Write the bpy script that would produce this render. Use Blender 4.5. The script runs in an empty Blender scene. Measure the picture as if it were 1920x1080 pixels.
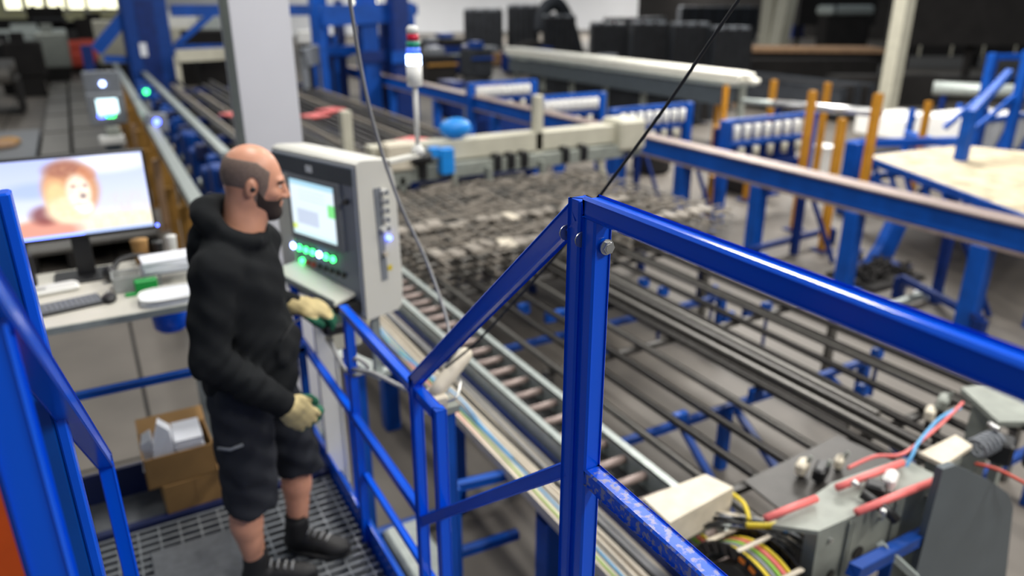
import bpy, bmesh, math, random
import numpy as np
from mathutils import Vector, Matrix, Euler
random.seed(7)
SC = bpy.context.scene
COL = SC.collection
PI = math.pi
V = Vector

# ------------------------------------------------------------------ camera
F = 1400.0; PITCH = math.atan(540/F); YAW = math.radians(29.3); CH = 3.2
cd = bpy.data.cameras.new('camera'); cam = bpy.data.objects.new('camera', cd); COL.objects.link(cam)
cam.location = (0, 0, CH)
cam.rotation_euler = (PI/2-PITCH, 0, -YAW)
cd.sensor_width = 36; cd.lens = 36*F/1920
cd.clip_start = 0.02; cd.clip_end = 400
cd.dof.use_dof = True; cd.dof.focus_distance = 1.36; cd.dof.aperture_fstop = 1.9
SC.camera = cam

def at(px, py, **k):
    """world point seen at a photo pixel, on the real plane x=, y= or z= where the thing stands"""
    x = (px-960)/F; y = -(py-540)/F
    z = -math.sin(PITCH)+math.cos(PITCH)*y; fw = math.cos(PITCH)+math.sin(PITCH)*y
    r = V((fw*math.sin(YAW)+x*math.cos(YAW), fw*math.cos(YAW)-x*math.sin(YAW), z))
    (a, v), = k.items(); i = 'xyz'.index(a)
    t = (v-(CH if i == 2 else 0))/r[i]
    return V((r.x*t, r.y*t, CH+r.z*t))

# ------------------------------------------------------------------ light
W = bpy.data.worlds.new('world'); SC.world = W; W.use_nodes = True
W.node_tree.nodes['Background'].inputs[0].default_value = (0.80, 0.90, 1.0, 1)
W.node_tree.nodes['Background'].inputs[1].default_value = 0.24
def area(name, loc, sx, sy, power, rot=(0,0,0), col=(1,.97,.92)):
    l = bpy.data.lights.new(name, 'AREA'); l.shape = 'RECTANGLE'; l.size = sx; l.size_y = sy
    l.energy = power; l.color = col
    o = bpy.data.objects.new(name, l); COL.objects.link(o); o.location = loc; o.rotation_euler = rot
    return o
for i, (x, y) in enumerate([(3.5,-4.5),(7,-3),(1.2,3.2),(6,1),(6,6.5),(-2,9),(3,12),(11,9),(12,2),(4,20),(-5,20),(16,16),(22,8),(10,30),(26,24),(20,40),(-2,34)]):
    area('hall_or_fill_lamp', (x, y, 7.6), .5, 2.6, ((430 if y < 0 else 230) if y < 13 else 500)*(.35 if x < 0 else 1))
area('hall_or_fill_lamp', (12.6, 10.2, 7.6), .9, 4.6, 1400)
for x, y in ((28,62),(44,58),(60,66)): area('hall_or_fill_lamp', (x, y, 8.0), 3, 3, 3600)  # added fill lamps, put in to brighten the far white wall
SC.view_settings.view_transform = 'Standard'; SC.view_settings.look = 'None'
SC.view_settings.gamma = 1; SC.view_settings.exposure = 0.0
SC.view_settings.use_curve_mapping = False

# ------------------------------------------------------------------ materials
def s2l(c):
    return tuple((v/255/12.92 if v/255 <= .04045 else ((v/255+.055)/1.055)**2.4) for v in c)
def mat(name, rgb, rough=.5, metal=0, var=.12, scale=8, bump=0, rgb2=None, thr=None, emit=0, coat=0, alpha=1, detail=6, spec=.5):
    m = bpy.data.materials.new(name); m.use_nodes = True
    nt = m.node_tree; b = nt.nodes['Principled BSDF']
    c = s2l(rgb)
    b.inputs['Roughness'].default_value = rough; b.inputs['Metallic'].default_value = metal
    b.inputs['Specular IOR Level'].default_value = spec
    if coat: b.inputs['Coat Weight'].default_value = coat; b.inputs['Coat Roughness'].default_value = .12
    tc = nt.nodes.new('ShaderNodeTexCoord'); no = nt.nodes.new('ShaderNodeTexNoise')
    no.inputs['Scale'].default_value = scale; no.inputs['Detail'].default_value = detail
    geo = nt.nodes.new('ShaderNodeNewGeometry')
    nt.links.new(geo.outputs['Position'], no.inputs['Vector'])
    rp = nt.nodes.new('ShaderNodeValToRGB')
    if rgb2 is None:
        rp.color_ramp.elements[0].position = .25; rp.color_ramp.elements[1].position = .75
        rp.color_ramp.elements[0].color = tuple(v*(1-var) for v in c)+(1,)
        rp.color_ramp.elements[1].color = tuple(min(1,v*(1+var)) for v in c)+(1,)
    else:
        t0, t1 = thr or (.4,.6)
        rp.color_ramp.elements[0].position = t0; rp.color_ramp.elements[1].position = t1
        rp.color_ramp.elements[0].color = c+(1,); rp.color_ramp.elements[1].color = s2l(rgb2)+(1,)
    nt.links.new(no.outputs['Fac'], rp.inputs['Fac'])
    nt.links.new(rp.outputs['Color'], b.inputs['Base Color'])
    if bump:
        bp = nt.nodes.new('ShaderNodeBump'); bp.inputs['Strength'].default_value = bump; bp.inputs['Distance'].default_value = .01
        nt.links.new(no.outputs['Fac'], bp.inputs['Height']); nt.links.new(bp.outputs['Normal'], b.inputs['Normal'])
    if emit:
        b.inputs['Emission Color'].default_value = c+(1,); b.inputs['Emission Strength'].default_value = emit
    if alpha < 1: b.inputs['Alpha'].default_value = alpha
    return m
M = {}
M['blue'] = mat('blue_gloss_paint', (0,84,218), .22, 0, .05, 3, spec=.4)
M['worn'] = mat('worn_blue_paint', (6,86,222), .32, 0, .1, 75, rgb2=(138,140,178), thr=(.50,.60), detail=10, spec=.4)
M['blue2'] = mat('machine_blue_paint', (2,72,160), .45, 0, .25, 4, spec=.3)
M['blue3'] = mat('dark_blue_paint', (6,40,105), .5, 0, .25, 4, spec=.3)
M['bluem'] = mat('mid_blue_paint', (4,56,130), .5, 0, .25, 6, spec=.3)
M['darkbar'] = mat('dusty_dark_steel', (58,55,52), .5, .2, .2, 12)
M['ochre'] = mat('dull_ochre', (150,108,40), .7, 0, .3, 5)
M['block'] = mat('dusty_grey_block', (140,132,122), .7, 0, .25, 16)
M['cyan'] = mat('sky_blue_plastic', (10,130,215), .45)
M['steel'] = mat('bright_steel', (200,200,198), .28, .9, .1, 30)
M['galv'] = mat('galvanised_steel', (165,172,168), .42, .35, .18, 20)
M['rail'] = mat('bare_rail_steel', (142,126,120), .45, .3, .2, 9)
M['bar'] = mat('dark_steel_bar', (66,63,60), .42, .4, .2, 14)
M['bar2'] = mat('grey_steel_bar', (98,95,90), .42, .35, .2, 14)
M['rust'] = mat('rusty_grey_mesh', (134,126,116), .65, .1, .3, 12)
M['floor'] = mat('concrete', (98,92,85), .6, 0, .2, 1.3, bump=.1)
M['matgrey'] = mat('grey_metal_deck', (105,108,112), .5, .2, .2, 25)
M['grate'] = mat('grating_steel', (150,154,158), .4, .5, .2, 25)
M['cab'] = mat('cream_grey_enamel', (205,203,194), .42, 0, .04, 3)
M['panel'] = mat('grey_panel', (128,134,146), .45, 0, .05, 5)
M['slate'] = mat('slate_band', (52,62,70), .5)
M['white'] = mat('white_enamel', (222,221,216), .45, 0, .06, 4)
M['colw'] = mat('column_paint', (205,205,212), .6, 0, .04, 2)
M['cream'] = mat('cream_paint', (190,186,168), .55, 0, .1, 5)
M['dirtycream'] = mat('dusty_cream', (208,198,178), .6, 0, .14, 14)
M['greycast'] = mat('grey_green_casting', (140,144,136), .55, .1, .2, 10)
M['slateplate'] = mat('slate_grey_plate', (84,92,97), .45, .1, .1, 5)
M['black'] = mat('black_plastic', (22,22,24), .45)
M['rubber'] = mat('black_rubber', (30,30,31), .7)
M['dark'] = mat('dark_mesh_stack', (50,53,58), .75, .0, .3, 3, spec=.2)
M['yellow'] = mat('yellow_paint', (196,136,32), .5, 0, .12, 6)
M['ycable'] = mat('yellow_cable', (214,190,40), .5)
M['gcable'] = mat('green_cable', (130,175,60), .5)
M['bcable'] = mat('blue_cable', (90,160,210), .5)
M['pink'] = mat('pink_hose', (226,112,108), .4, 0, .1, 12)
M['orange'] = mat('orange_mark', (232,130,20), .5)
M['opanel'] = mat('orange_paint', (190,72,8), .45)
M['red'] = mat('red_paint', (190,70,52), .5)
M['redlens'] = mat('red_lens', (205,20,60), .3)
M['greenlens'] = mat('green_lens', (0,140,110), .3)
M['bluelens'] = mat('blue_lens', (70,110,235), .3, emit=.8)
M['litlens'] = mat('lit_blue_lens', (170,195,255), .3, emit=9)
M['ledb'] = mat('led_blue', (90,110,255), .3, emit=7)
M['ledw'] = mat('led_white_blue', (170,190,255), .3, emit=9)
M['ledg'] = mat('led_green', (70,255,130), .3, emit=5)
M['scr'] = mat('small_screen', (210,245,255), .3, emit=2.2)
M['skin'] = mat('skin', (212,152,124), .42, 0, .07, 30)
M['legskin'] = M['skin']
M['stubble'] = mat('shaved_hair', (122,103,93), .75, 0, .2, 120)
M['beard'] = mat('dark_beard', (48,36,32), .85, 0, .3, 150, bump=.4)
M['hoodie'] = mat('black_cotton', (24,26,28), .9, 0, .12, 25, bump=.15, spec=.2)
M['shorts'] = mat('charcoal_twill', (42,44,50), .85, 0, .12, 30, bump=.1, spec=.25)
M['boot'] = mat('black_leather', (34,33,33), .6, 0, .15, 30)
M['glove'] = mat('tan_leather', (196,178,128), .75, 0, .12, 22, bump=.2)
M['glovegreen'] = mat('green_glove_palm', (20,92,66), .7)
M['desk'] = mat('pale_laminate', (206,202,190), .4, 0, .05, 6)
M['paper'] = mat('white_paper', (228,230,236), .6, 0, .03, 8)
M['card'] = mat('cardboard', (160,122,72), .8, 0, .1, 8)
M['green'] = mat('green_plastic', (0,150,60), .4)
M['clear'] = mat('clear_box_plastic', (190,192,190), .2, 0, .05, 8, alpha=.55)
M['greybox'] = mat('grey_plastic', (120,124,130), .5)
M['wood'] = mat('brown_board', (150,118,88), .7, 0, .2, 5)
M['table'] = mat('worn_plate', (206,192,160), .5, .0, .2, 5, rgb2=(150,136,110), thr=(.35,.7))
M['wall'] = mat('white_wall', (222,223,226), .8, 0, .04, .3)
M['wallL'] = mat('pale_yellow_wall', (222,216,170), .8, 0, .06, .3)
M['lit'] = mat('lit_window', (255,252,215), .5, emit=2.2)
M['pipe'] = mat('white_pipe_bundle', (226,224,212), .45, 0, .08, 3)
M['darkrack'] = mat('dark_rack', (40,38,37), .8, 0, .2, 2, spec=.2)
M['lace'] = mat('grey_print', (170,170,170), .6)
M['darkblue'] = mat('navy_toe_board', (18,32,78), .5)
M['cablegrey'] = mat('grey_cable', (150,150,150), .5)
M['duct'] = mat('tray_beige', (198,188,170), .5, 0, .1, 10)

# ------------------------------------------------------------------ mesh building
class MB:
    def __init__(s): s.v = []; s.f = []
    def add(s, vs, fs):
        o = len(s.v); s.v += [tuple(v) for v in vs]; s.f += [tuple(i+o for i in f) for f in fs]; return s
    def box(s, lo, hi, rz=0, piv=None, bev=0):
        x0,y0,z0 = lo; x1,y1,z1 = hi
        b = min(bev, (x1-x0)/2.01, (y1-y0)/2.01, (z1-z0)/2.01) if bev else 0
        if b:
            vs = []
            for z, i in ((z0,b),(z0+b,0),(z1-b,0),(z1,b)):
                X0,X1,Y0,Y1 = x0+i,x1-i,y0+i,y1-i
                vs += [(X0+b,Y0,z),(X1-b,Y0,z),(X1,Y0+b,z),(X1,Y1-b,z),(X1-b,Y1,z),(X0+b,Y1,z),(X0,Y1-b,z),(X0,Y0+b,z)]
            fs = [tuple(range(7,-1,-1)), tuple(range(24,32))]
            for k in range(3):
                for j in range(8):
                    fs.append((k*8+j, k*8+(j+1)%8, (k+1)*8+(j+1)%8, (k+1)*8+j))
        else:
            vs = [(x0,y0,z0),(x1,y0,z0),(x1,y1,z0),(x0,y1,z0),(x0,y0,z1),(x1,y0,z1),(x1,y1,z1),(x0,y1,z1)]
            fs = [(3,2,1,0),(4,5,6,7),(0,1,5,4),(1,2,6,5),(2,3,7,6),(3,0,4,7)]
        if rz:
            p = V(piv) if piv else V(((x0+x1)/2,(y0+y1)/2,0)); c, q = math.cos(rz), math.sin(rz)
            vs = [(p.x+(a-p.x)*c-(b2-p.y)*q, p.y+(a-p.x)*q+(b2-p.y)*c, z) for a,b2,z in vs]
        return s.add(vs, fs)
    def beam(s, p0, p1, w, h, up=(0,0,1), bev=.003):
        """rectangular tube from p0 to p1, w across, h along up"""
        p0, p1 = V(p0), V(p1); d = (p1-p0).normalized(); up = V(up)
        if abs(d.dot(up)) > .98: up = V((0,1,0))
        sx = d.cross(up).normalized(); u = sx.cross(d).normalized()
        b = min(bev, w/3, h/3); pr = []
        for a, c in ((-1,-1),(1,-1),(1,1),(-1,1)):
            for k in ((0,1) if a*c > 0 else (1,0)):
                pr.append((a*(w/2-(b if k == 0 else 0)), c*(h/2-(b if k == 1 else 0))))
        vs = [p+sx*a+u*c for p in (p0,p1) for a, c in pr]; n = 8
        fs = [tuple(range(n)), tuple(range(2*n-1, n-1, -1))]+[(i, i+n, (i+1)%n+n, (i+1)%n) for i in range(n)]
        return s.add(vs, fs)
    def tube(s, pts, r, n=8, cap=True):
        pts = [V(p) for p in pts]; rs = r if isinstance(r, (list,tuple)) else [r]*len(pts)
        vs = []; up = V((0,0,1))
        for i, p in enumerate(pts):
            d = (pts[min(i+1,len(pts)-1)]-pts[max(i-1,0)]).normalized()
            if abs(d.dot(up)) > .95: up = V((1,0,0)) if abs(d.x) < .9 else V((0,1,0))
            a = d.cross(up).normalized(); b = d.cross(a).normalized(); up = -b if b.dot(up) < 0 else b
            for k in range(n):
                t = 2*PI*k/n; vs.append(p+a*(math.cos(t)*rs[i])+d.cross(a)*(math.sin(t)*rs[i]))
        fs = [(i*n+k, i*n+(k+1)%n, (i+1)*n+(k+1)%n, (i+1)*n+k) for i in range(len(pts)-1) for k in range(n)]
        if cap: fs += [tuple(range(n-1,-1,-1)), tuple(range((len(pts)-1)*n, len(pts)*n))]
        return s.add(vs, fs)
    def prism(s, poly, d):
        n = len(poly); d = V(d); vs = [V(p) for p in poly]+[V(p)+d for p in poly]
        return s.add(vs, [tuple(range(n-1,-1,-1)), tuple(range(n,2*n))]+[(i,(i+1)%n,(i+1)%n+n,i+n) for i in range(n)])
    def ell(s, c, r, nu=14, nv=9):
        vs = [(c[0]+r[0]*math.sin(PI*j/nv)*math.cos(2*PI*i/nu), c[1]+r[1]*math.sin(PI*j/nv)*math.sin(2*PI*i/nu), c[2]+r[2]*math.cos(PI*j/nv)) for j in range(nv+1) for i in range(nu)]
        return s.add(vs, [(j*nu+i, (j+1)*nu+i, (j+1)*nu+(i+1)%nu, j*nu+(i+1)%nu) for j in range(nv) for i in range(nu)])
def wloc(o):
    p = V((0,0,0))
    while o: p += o.location; o = o.parent
    return p
def obj(name, mb, m, parent=None, smooth=False, origin=None, label=None):
    me = bpy.data.meshes.new(name)
    off = wloc(parent) if parent else (V(origin) if origin else V((0,0,0)))
    me.from_pydata([tuple(V(v)-off) for v in mb.v], [], mb.f)
    me.materials.append(M[m] if isinstance(m, str) else m)
    bm = bmesh.new(); bm.from_mesh(me); bmesh.ops.recalc_face_normals(bm, faces=bm.faces); bm.to_mesh(me); bm.free()
    if smooth:
        for p in me.polygons: p.use_smooth = True
    o = bpy.data.objects.new(name, me); COL.objects.link(o)
    if parent: o.parent = parent
    else: o.location = off
    if label: o['label'] = label
    return o
def tag(o, label, cat, group=None, kind=None):
    o['label'] = label; o['category'] = cat
    if group: o['group'] = group
    if kind: o['kind'] = kind
    return o
def thing(name, loc, label, cat, group=None):
    o = bpy.data.objects.new(name, None); COL.objects.link(o); o.location = loc; o.empty_display_size = .1
    return tag(o, label, cat, group)
def dup(o, loc=None, label=None, parent=None):
    c = o.copy(); COL.objects.link(c)
    if loc is not None: c.location = loc
    if label: c['label'] = label
    if parent: c.parent = parent
    for ch in [x for x in o.children]: dup(ch, parent=c)
    return c
def struct(name, mb, m, parent=None, kind='structure'):
    o = obj(name, mb, m, parent); o['kind'] = kind; return o
ORD = 'first second third fourth fifth sixth seventh eighth ninth tenth eleventh twelfth thirteenth fourteenth fifteenth sixteenth seventeenth eighteenth nineteenth twentieth twenty-first twenty-second twenty-third twenty-fourth'.split()
def smoothpts(pts, n=8):
    pts = [V(p) for p in pts]; out = []
    for i in range(len(pts)-1):
        p0 = pts[max(i-1,0)]; p1 = pts[i]; p2 = pts[i+1]; p3 = pts[min(i+2,len(pts)-1)]
        for k in range(n):
            t = k/n
            out.append(.5*((2*p1)+(p2-p0)*t+(2*p0-5*p1+4*p2-p3)*t*t+(3*p1-3*p2+p3-p0)*t**3))
    out.append(pts[-1]); return out
def cable(name, pts, r, m, label, cat='cable', group=None, n=8):
    return tag(obj(name, MB().tube(smoothpts(pts), r, n), m, None, True, origin=pts[0]), label, cat, group)

# ------------------------------------------------------------------ setting
fl = struct('floor', MB().box((-30,-6,-.3),(95,100,0)), 'floor')
g = MB()
for k in range(12): g.box((-8,5.5+k*4,0.001),(1.3,5.53+k*4,.004))
for k in range(5): g.box((-8+k*2,4,0.001),(-7.97+k*2,50,.004))
obj('floor_joint', g, 'darkrack', fl)
wb = struct('wall_back', MB().box((6,76,0),(95,76.4,9)), 'wall')
wl = struct('wall_left', MB().box((-30,60,0),(6,60.4,9)), 'wallL')
wr = struct('wall_right', MB().box((60,-6,0),(60.4,76,9)), 'darkrack')
for k, px in enumerate((25,65,105,143,180,208)):
    a = at(px-13, 16, y=59.9); b = at(px+13, 1, y=59.9)
    w = bpy.data.objects.new('window_%d'%(k+1), None); COL.objects.link(w); w.location = (a.x,59.9,2.5); w['kind'] = 'structure'
    obj('pane', MB().box((a.x,59.86,2.68),(b.x,59.9,4.6)), 'lit', w)
    obj('window_frame', MB().box((a.x-.08,59.82,2.60),(b.x+.08,59.98,2.68)).box((a.x-.08,59.82,4.6),(b.x+.08,59.98,4.68)).box((a.x-.08,59.82,2.4),(a.x,59.98,4.65)).box((b.x,59.82,2.4),(b.x+.08,59.98,4.65)), 'white', w)

# ------------------------------------------------------------------ upper platform and stairs (under the camera)
P = .95
up = thing('stair', (.32,1.5,P), 'blue steel stair climbing from the grating platform to the near railing', 'stair')
sz = 1.76
obj('landing', MB().box((-.15,-1.2,sz-.06),(.80,1.0,sz)), 'matgrey', up)
for k in range(4):
    y = 1.0+.2*k+.02; z = sz-.165*(k+1)
    obj('tread', MB().box((-.09,y,z-.03),(.72,y+.23,z)), 'grate', up)
for x in (-.13,.725): obj('stringer', MB().prism([(x,1.0,sz-.22),(x,1.0,sz),(x,2.0,P+.02),(x,2.0,P-.02),(x,1.75,P-.02)], (.02,0,0)), 'blue', up)
for x in (-.12,.76): obj('support', MB().box((x-.03,-.9,0),(x+.03,-.84,sz-.06)), 'blue', up)
for x in (-.12,.76): obj('support', MB().box((x-.03,.92,0),(x+.03,.98,sz-.06)), 'blue', up)

# ------------------------------------------------------------------ near railing (sharp)
T = .04
rt = thing('landing_railing', (.75,1.03,sz), 'glossy blue square tube railing nearest the camera, running off to the right', 'railing')
obj('top_rail', MB().beam((.75,-.9,2.86),(.75,1.05,2.86), T, T, bev=.005), 'blue', rt)
obj('post', MB().beam((.75,1.03,sz-.3),(.75,1.03,2.842), T, T, bev=.004), 'blue', rt)
obj('post', MB().beam((.75,-.88,sz-.1),(.75,-.88,2.842), T, T, bev=.004), 'blue', rt)
obj('mid_rail', MB().beam((.75,-.87,2.32),(.75,1.012,2.32), T, T, bev=.004), 'worn', rt, label='worn and scratched blue lower rail')
def bolt(c, d, parent, r=.0115):
    c = V(c); d = V(d); m = MB().tube([c, c+d*.003], r*1.25, 20); o = obj('washer', m, 'steel', parent)
    m = MB().tube([c+d*.003, c+d*.010], r, 6)
    m.tube([c+d*.010, c+d*.0115], r*.72, 14)
    return obj('bolt', m, 'steel', parent)
bolt((.757,1.01,2.795), (0,-1,0), rt)
# second frame: stair handrail going down and away
sr = thing('stair_handrail', (.75,1.5,P), 'blue stair handrail sloping down from the sharp double post to the lower platform railing', 'railing')
obj('post', MB().beam((.75,1.078,P+.6),(.75,1.078,2.868), T, T, bev=.004), 'blue', sr)
obj('top_rail', MB().beam((.75,1.085,2.843),(.75,1.965,2.083), .036, .042, bev=.004), 'blue', sr)
obj('post', MB().beam((.75,1.955,P),(.75,1.955,2.10), .036, .036, bev=.004), 'blue', sr)
obj('mid_rail', MB().beam((.75,1.09,2.29),(.75,1.945,1.565), .034, .034, bev=.004), 'blue', sr)
for y in (1.051,1.102):
    w_ = obj('washer', MB().tube([(.734,y,2.80),(.734,y+.003,2.80)],.0145,20), 'steel', sr); obj('bolt_head', MB().tube([(.734,y+.003,2.80),(.734,y+.007,2.80)],.0125,6), 'steel', w_)
# left-hand stair rail + near post
sl = thing('stair_handrail', (-.11,1.5,P), 'blue stair handrail at the left edge with a sloping top rail bending into a post', 'railing')
obj('top_rail', MB().beam((-.115,.62,3.09),(-.115,1.96,2.075), .036, .042), 'blue', sl)
obj('post', MB().beam((-.115,1.94,P),(-.115,1.94,2.095), .036, .036), 'blue', sl)
nl = thing('gate_post', (-.17,.85,sz), 'wide dark blue post at the left edge, closest to the camera, with a bolt', 'post')
obj('post_tube', MB().beam((-.125,.85,sz-.1),(-.125,.85,3.02), .042, .042, up=(0,1,0), bev=.004), 'blue', nl)
obj('flange', MB().box((-.155,.872,sz-.1),(-.106,.880,2.98)), 'blue', nl)
bolt((-.135,.829,2.905), (0,-1,0), nl, .008)
gp = thing('blue_sheet_panel', (-.4,1.32,P), 'tall blue sheet steel panel behind the left edge post', 'panel')
obj('sheet', MB().box((-.9,1.30,P),(-.135,1.33,2.93), bev=.004), 'blue2', gp)
obj('edge_strip', MB().box((-.135,1.298,P),(-.118,1.335,2.935), bev=.003), 'blue', gp, label='lighter blue edge strip')  # brighter blue than the sheet beside it
op = thing('orange_panel', (-.5,1.2,P), 'orange painted panel with pale lower edge at bottom left', 'panel')
obj('sheet', MB().box((-.9,1.19,2.335),(-.165,1.21,2.55), bev=.004), 'opanel', op)
obj('edge_trim', MB().box((-.9,1.185,2.322),(-.165,1.215,2.335)), 'duct', op)
obj('bracket', MB().box((-.7,1.21,2.36),(-.66,1.30,2.40)), 'blue2', op)

# ------------------------------------------------------------------ lower platform
pf = thing('grating_platform', (.2,2.6,P-.12), 'operator platform of open steel grating with blue frame under the man', 'platform')
for k in range(40):
    y = 1.98+k*.048
    if y > 3.24: break
    obj('bearing_bar', MB().box((-.33,y,P-.03),(.755,y+.014,P)), 'grate', pf)
for k in range(13):
    x = -.3+k*.085
    obj('cross_bar', MB().tube([(x,1.97,P-.004),(x,3.24,P-.004)], .005, 6), 'grate', pf)
obj('under_grating_shade', MB().box((-.33,1.98,P-.15),(.76,3.24,P-.14)), 'black', pf)  # added black sheet standing in for the shade below the open grating
obj('toe_board', MB().box((.765,1.97,P-.08),(.773,3.9,P+.10)), 'blue', pf)
obj('frame_side', MB().box((.775,1.97,P-.16),(.83,3.9,P-.02)), 'blue2', pf)
obj('frame_side', MB().box((-.39,1.97,P-.16),(-.335,3.3,P-.02)), 'blue2', pf)
obj('frame_end', MB().box((-.34,3.25,P-.16),(.77,3.29,P+.02)), 'darkblue', pf)
obj('edge_strip', MB().box((-.34,3.29,P-.16),(.77,3.55,P)), 'matgrey', pf, label='light grey folded plate strip at the far edge')
obj('toe_board', MB().box((-.75,3.55,P-.1),(.77,3.57,P+.16)), 'darkblue', pf)
for x in (-.36,.80):
    for y in (2.0,3.4): obj('platform_leg', MB().box((x-.04,y-.04,0),(x+.04,y+.04,P-.15)), 'blue2', pf)
gm = thing('checker_mat', (.1,2.7,P), 'grey ribbed anti slip plate lying on the grating in front of the boots', 'mat')
obj('mat_sheet', MB().box((-.09,2.28,P),(.30,3.05,P+.008), bev=.002), 'matgrey', gm)
for k in range(14): obj('rib', MB().box((-.07+k*.027,2.35,P+.008),(-.06+k*.027,2.62,P+.012)), 'grate', gm)
pr = thing('platform_railing', (.75,2.6,P), 'blue tube railing along the operator platform with mid rail and toe board', 'railing')
obj('top_rail', MB().beam((.755,1.80,2.055),(.755,2.72,2.055), .036, .036), 'blue', pr)
obj('mid_rail', MB().beam((.75,1.975,1.59),(.75,3.60,1.59), .032, .032), 'blue', pr)
obj('post', MB().beam((.757,1.79,P-.1),(.757,1.79,2.073), .038, .036), 'blue', pr)
obj('post', MB().beam((.76,2.68,P-.1),(.76,2.68,2.04), .036, .036), 'blue', pr)
obj('post', MB().beam((.76,3.60,P-.1),(.76,3.60,1.9), .034, .034), 'blue', pr)
obj('post', MB().beam((.80,3.38,P-.1),(.80,3.38,1.9), .03, .03), 'blue', pr)
obj('mid_rail', MB().beam((.775,1.79,1.30),(.775,2.66,1.30), .026, .026), 'blue', pr)
wp = thing('upright_board', (.86,3.3,P), 'narrow white upright panel behind the railing beside the operator knees', 'panel')
obj('sheet', MB().box((.765,3.28,P-.1),(.855,3.295,1.84), bev=.003), 'white', wp)
obj('edge_fold', MB().box((.855,3.27,P-.1),(.865,3.31,1.84)), 'white', wp)
br = thing('back_railing', (.0,3.38,P), 'single blue rail crossing below the desk', 'railing')
obj('mid_rail', MB().beam((-.75,3.37,1.615),(.74,3.37,1.615), .034, .034), 'blue2', br)
obj('post', MB().beam((-.73,3.37,P-.1),(-.73,3.37,1.63), .034, .034), 'blue2', br)
obj('post', MB().beam((.715,3.37,P-.1),(.715,3.37,1.63), .034, .034), 'blue2', br)

# ------------------------------------------------------------------ cardboard boxes on the platform
def carton(x0,y0,z0,w,d,h,rz,label,openup=False):
    t = thing('cardboard_box', (x0+w/2,y0+d/2,z0), label, 'box'); pv = (x0+w/2,y0+d/2,0); th = .006
    if openup:
        obj('carton_body', MB().box((x0,y0,z0),(x0+w,y0+d,z0+.006),rz,pv).box((x0,y0,z0),(x0+w,y0+th,z0+h),rz,pv).box((x0,y0+d-th,z0),(x0+w,y0+d,z0+h),rz,pv).box((x0,y0,z0),(x0+th,y0+d,z0+h),rz,pv).box((x0+w-th,y0,z0),(x0+w,y0+d,z0+h),rz,pv), 'card', t)
        obj('flap', MB().prism([(x0,y0+d,z0+h),(x0+w,y0+d,z0+h),(x0+w,y0+d+.10,z0+h+.03),(x0,y0+d+.10,z0+h+.03)],(0,0,.005)), 'card', t)
    else:
        obj('carton_body', MB().box((x0,y0,z0),(x0+w,y0+d,z0+h),rz,pv, bev=.003), 'card', t)
        obj('tape', MB().box((x0+w*.45,y0-.002,z0+h*.3),(x0+w*.55,y0+d+.002,z0+h+.001),rz,pv), 'card', t)
    return t
carton(-.0,3.28,P,.30,.24,.17,.05,'lower closed brown cardboard box standing on the platform edge')
carton(-.055,3.28,P+.17,.30,.24,.155,.02,'upper open brown cardboard box full of white paper, stacked beside the man',True)
for k in range(14):
    x = .09+random.uniform(-.004,.004)
    tag(obj('paper_sheet', MB().box((x,3.30+random.uniform(0,.004),P+.18+k*.0135),(x+.12,3.49,P+.1925+k*.0135), .02*random.uniform(-1,1)), 'paper', origin=(x,3.4,P+.2)), 'white paper bundle in the pile at the right side of the open cardboard box', 'paper', 'paper bundles in the open box')
tag(obj('crumpled_paper', MB().prism([(-.02,3.3,P+.22),(.09,3.3,P+.22),(.075,3.31,P+.43),(.03,3.33,P+.47),(.005,3.32,P+.40)],(.01,.11,-.03)).prism([(-.06,3.36,P+.22),(.0,3.34,P+.22),(-.01,3.36,P+.38),(-.05,3.38,P+.35)],(.01,.1,0)), 'paper', origin=(0,3.35,P+.22)), 'crumpled white paper sticking up from the left side of the open cardboard box', 'paper')

# ------------------------------------------------------------------ desk and what lies on it
D = 1.95
dk = thing('desk', (-.2,3.75,0), 'pale laminate desk at the platform edge carrying the monitor', 'desk')
obj('desktop', MB().box((-.95,3.36,D-.03),(.33,4.12,D), bev=.004), 'desk', dk)
obj('edge_band', MB().box((-.95,3.352,D-.032),(.33,3.36,D-.002)), 'galv', dk)
for x, y in ((-.40,3.60),(-.9,4.05),(.30,4.08)): obj('leg', MB().box((x-.025,y-.025,0),(x+.025,y+.025,D-.03)), 'duct' if x < 0 else 'galv', dk)
def vcgrid(name, parent, o, ux, uy, w, h, nx, ny, fn, strength):
    """flat display: a vertex-coloured emissive sheet"""
    o, ux, uy = V(o), V(ux), V(uy); off = wloc(parent)
    vs = [tuple(o+ux*(w*i/nx)+uy*(h*j/ny)-off) for j in range(ny+1) for i in range(nx+1)]
    fs = [(j*(nx+1)+i, j*(nx+1)+i+1, (j+1)*(nx+1)+i+1, (j+1)*(nx+1)+i) for j in range(ny) for i in range(nx)]
    me = bpy.data.meshes.new(name); me.from_pydata(vs, [], fs)
    ca = me.color_attributes.new('c', 'FLOAT_COLOR', 'POINT')
    for j in range(ny+1):
        for i in range(nx+1):
            ca.data[j*(nx+1)+i].color = s2l(fn(i/nx, j/ny))+(1,)
    m = bpy.data.materials.new(name); m.use_nodes = True; nt = m.node_tree; b = nt.nodes['Principled BSDF']
    vc = nt.nodes.new('ShaderNodeVertexColor'); vc.layer_name = 'c'
    b.inputs['Base Color'].default_value = (.02,.02,.02,1); b.inputs['Roughness'].default_value = .3
    nt.links.new(vc.outputs['Color'], b.inputs['Emission Color']); b.inputs['Emission Strength'].default_value = strength
    me.materials.append(m); ob = bpy.data.objects.new(name, me); COL.objects.link(ob); ob.parent = parent; return ob
def mix(a, b, t): t = max(0,min(1,t)); return tuple(x+(y-x)*t for x, y in zip(a, b))
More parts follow.
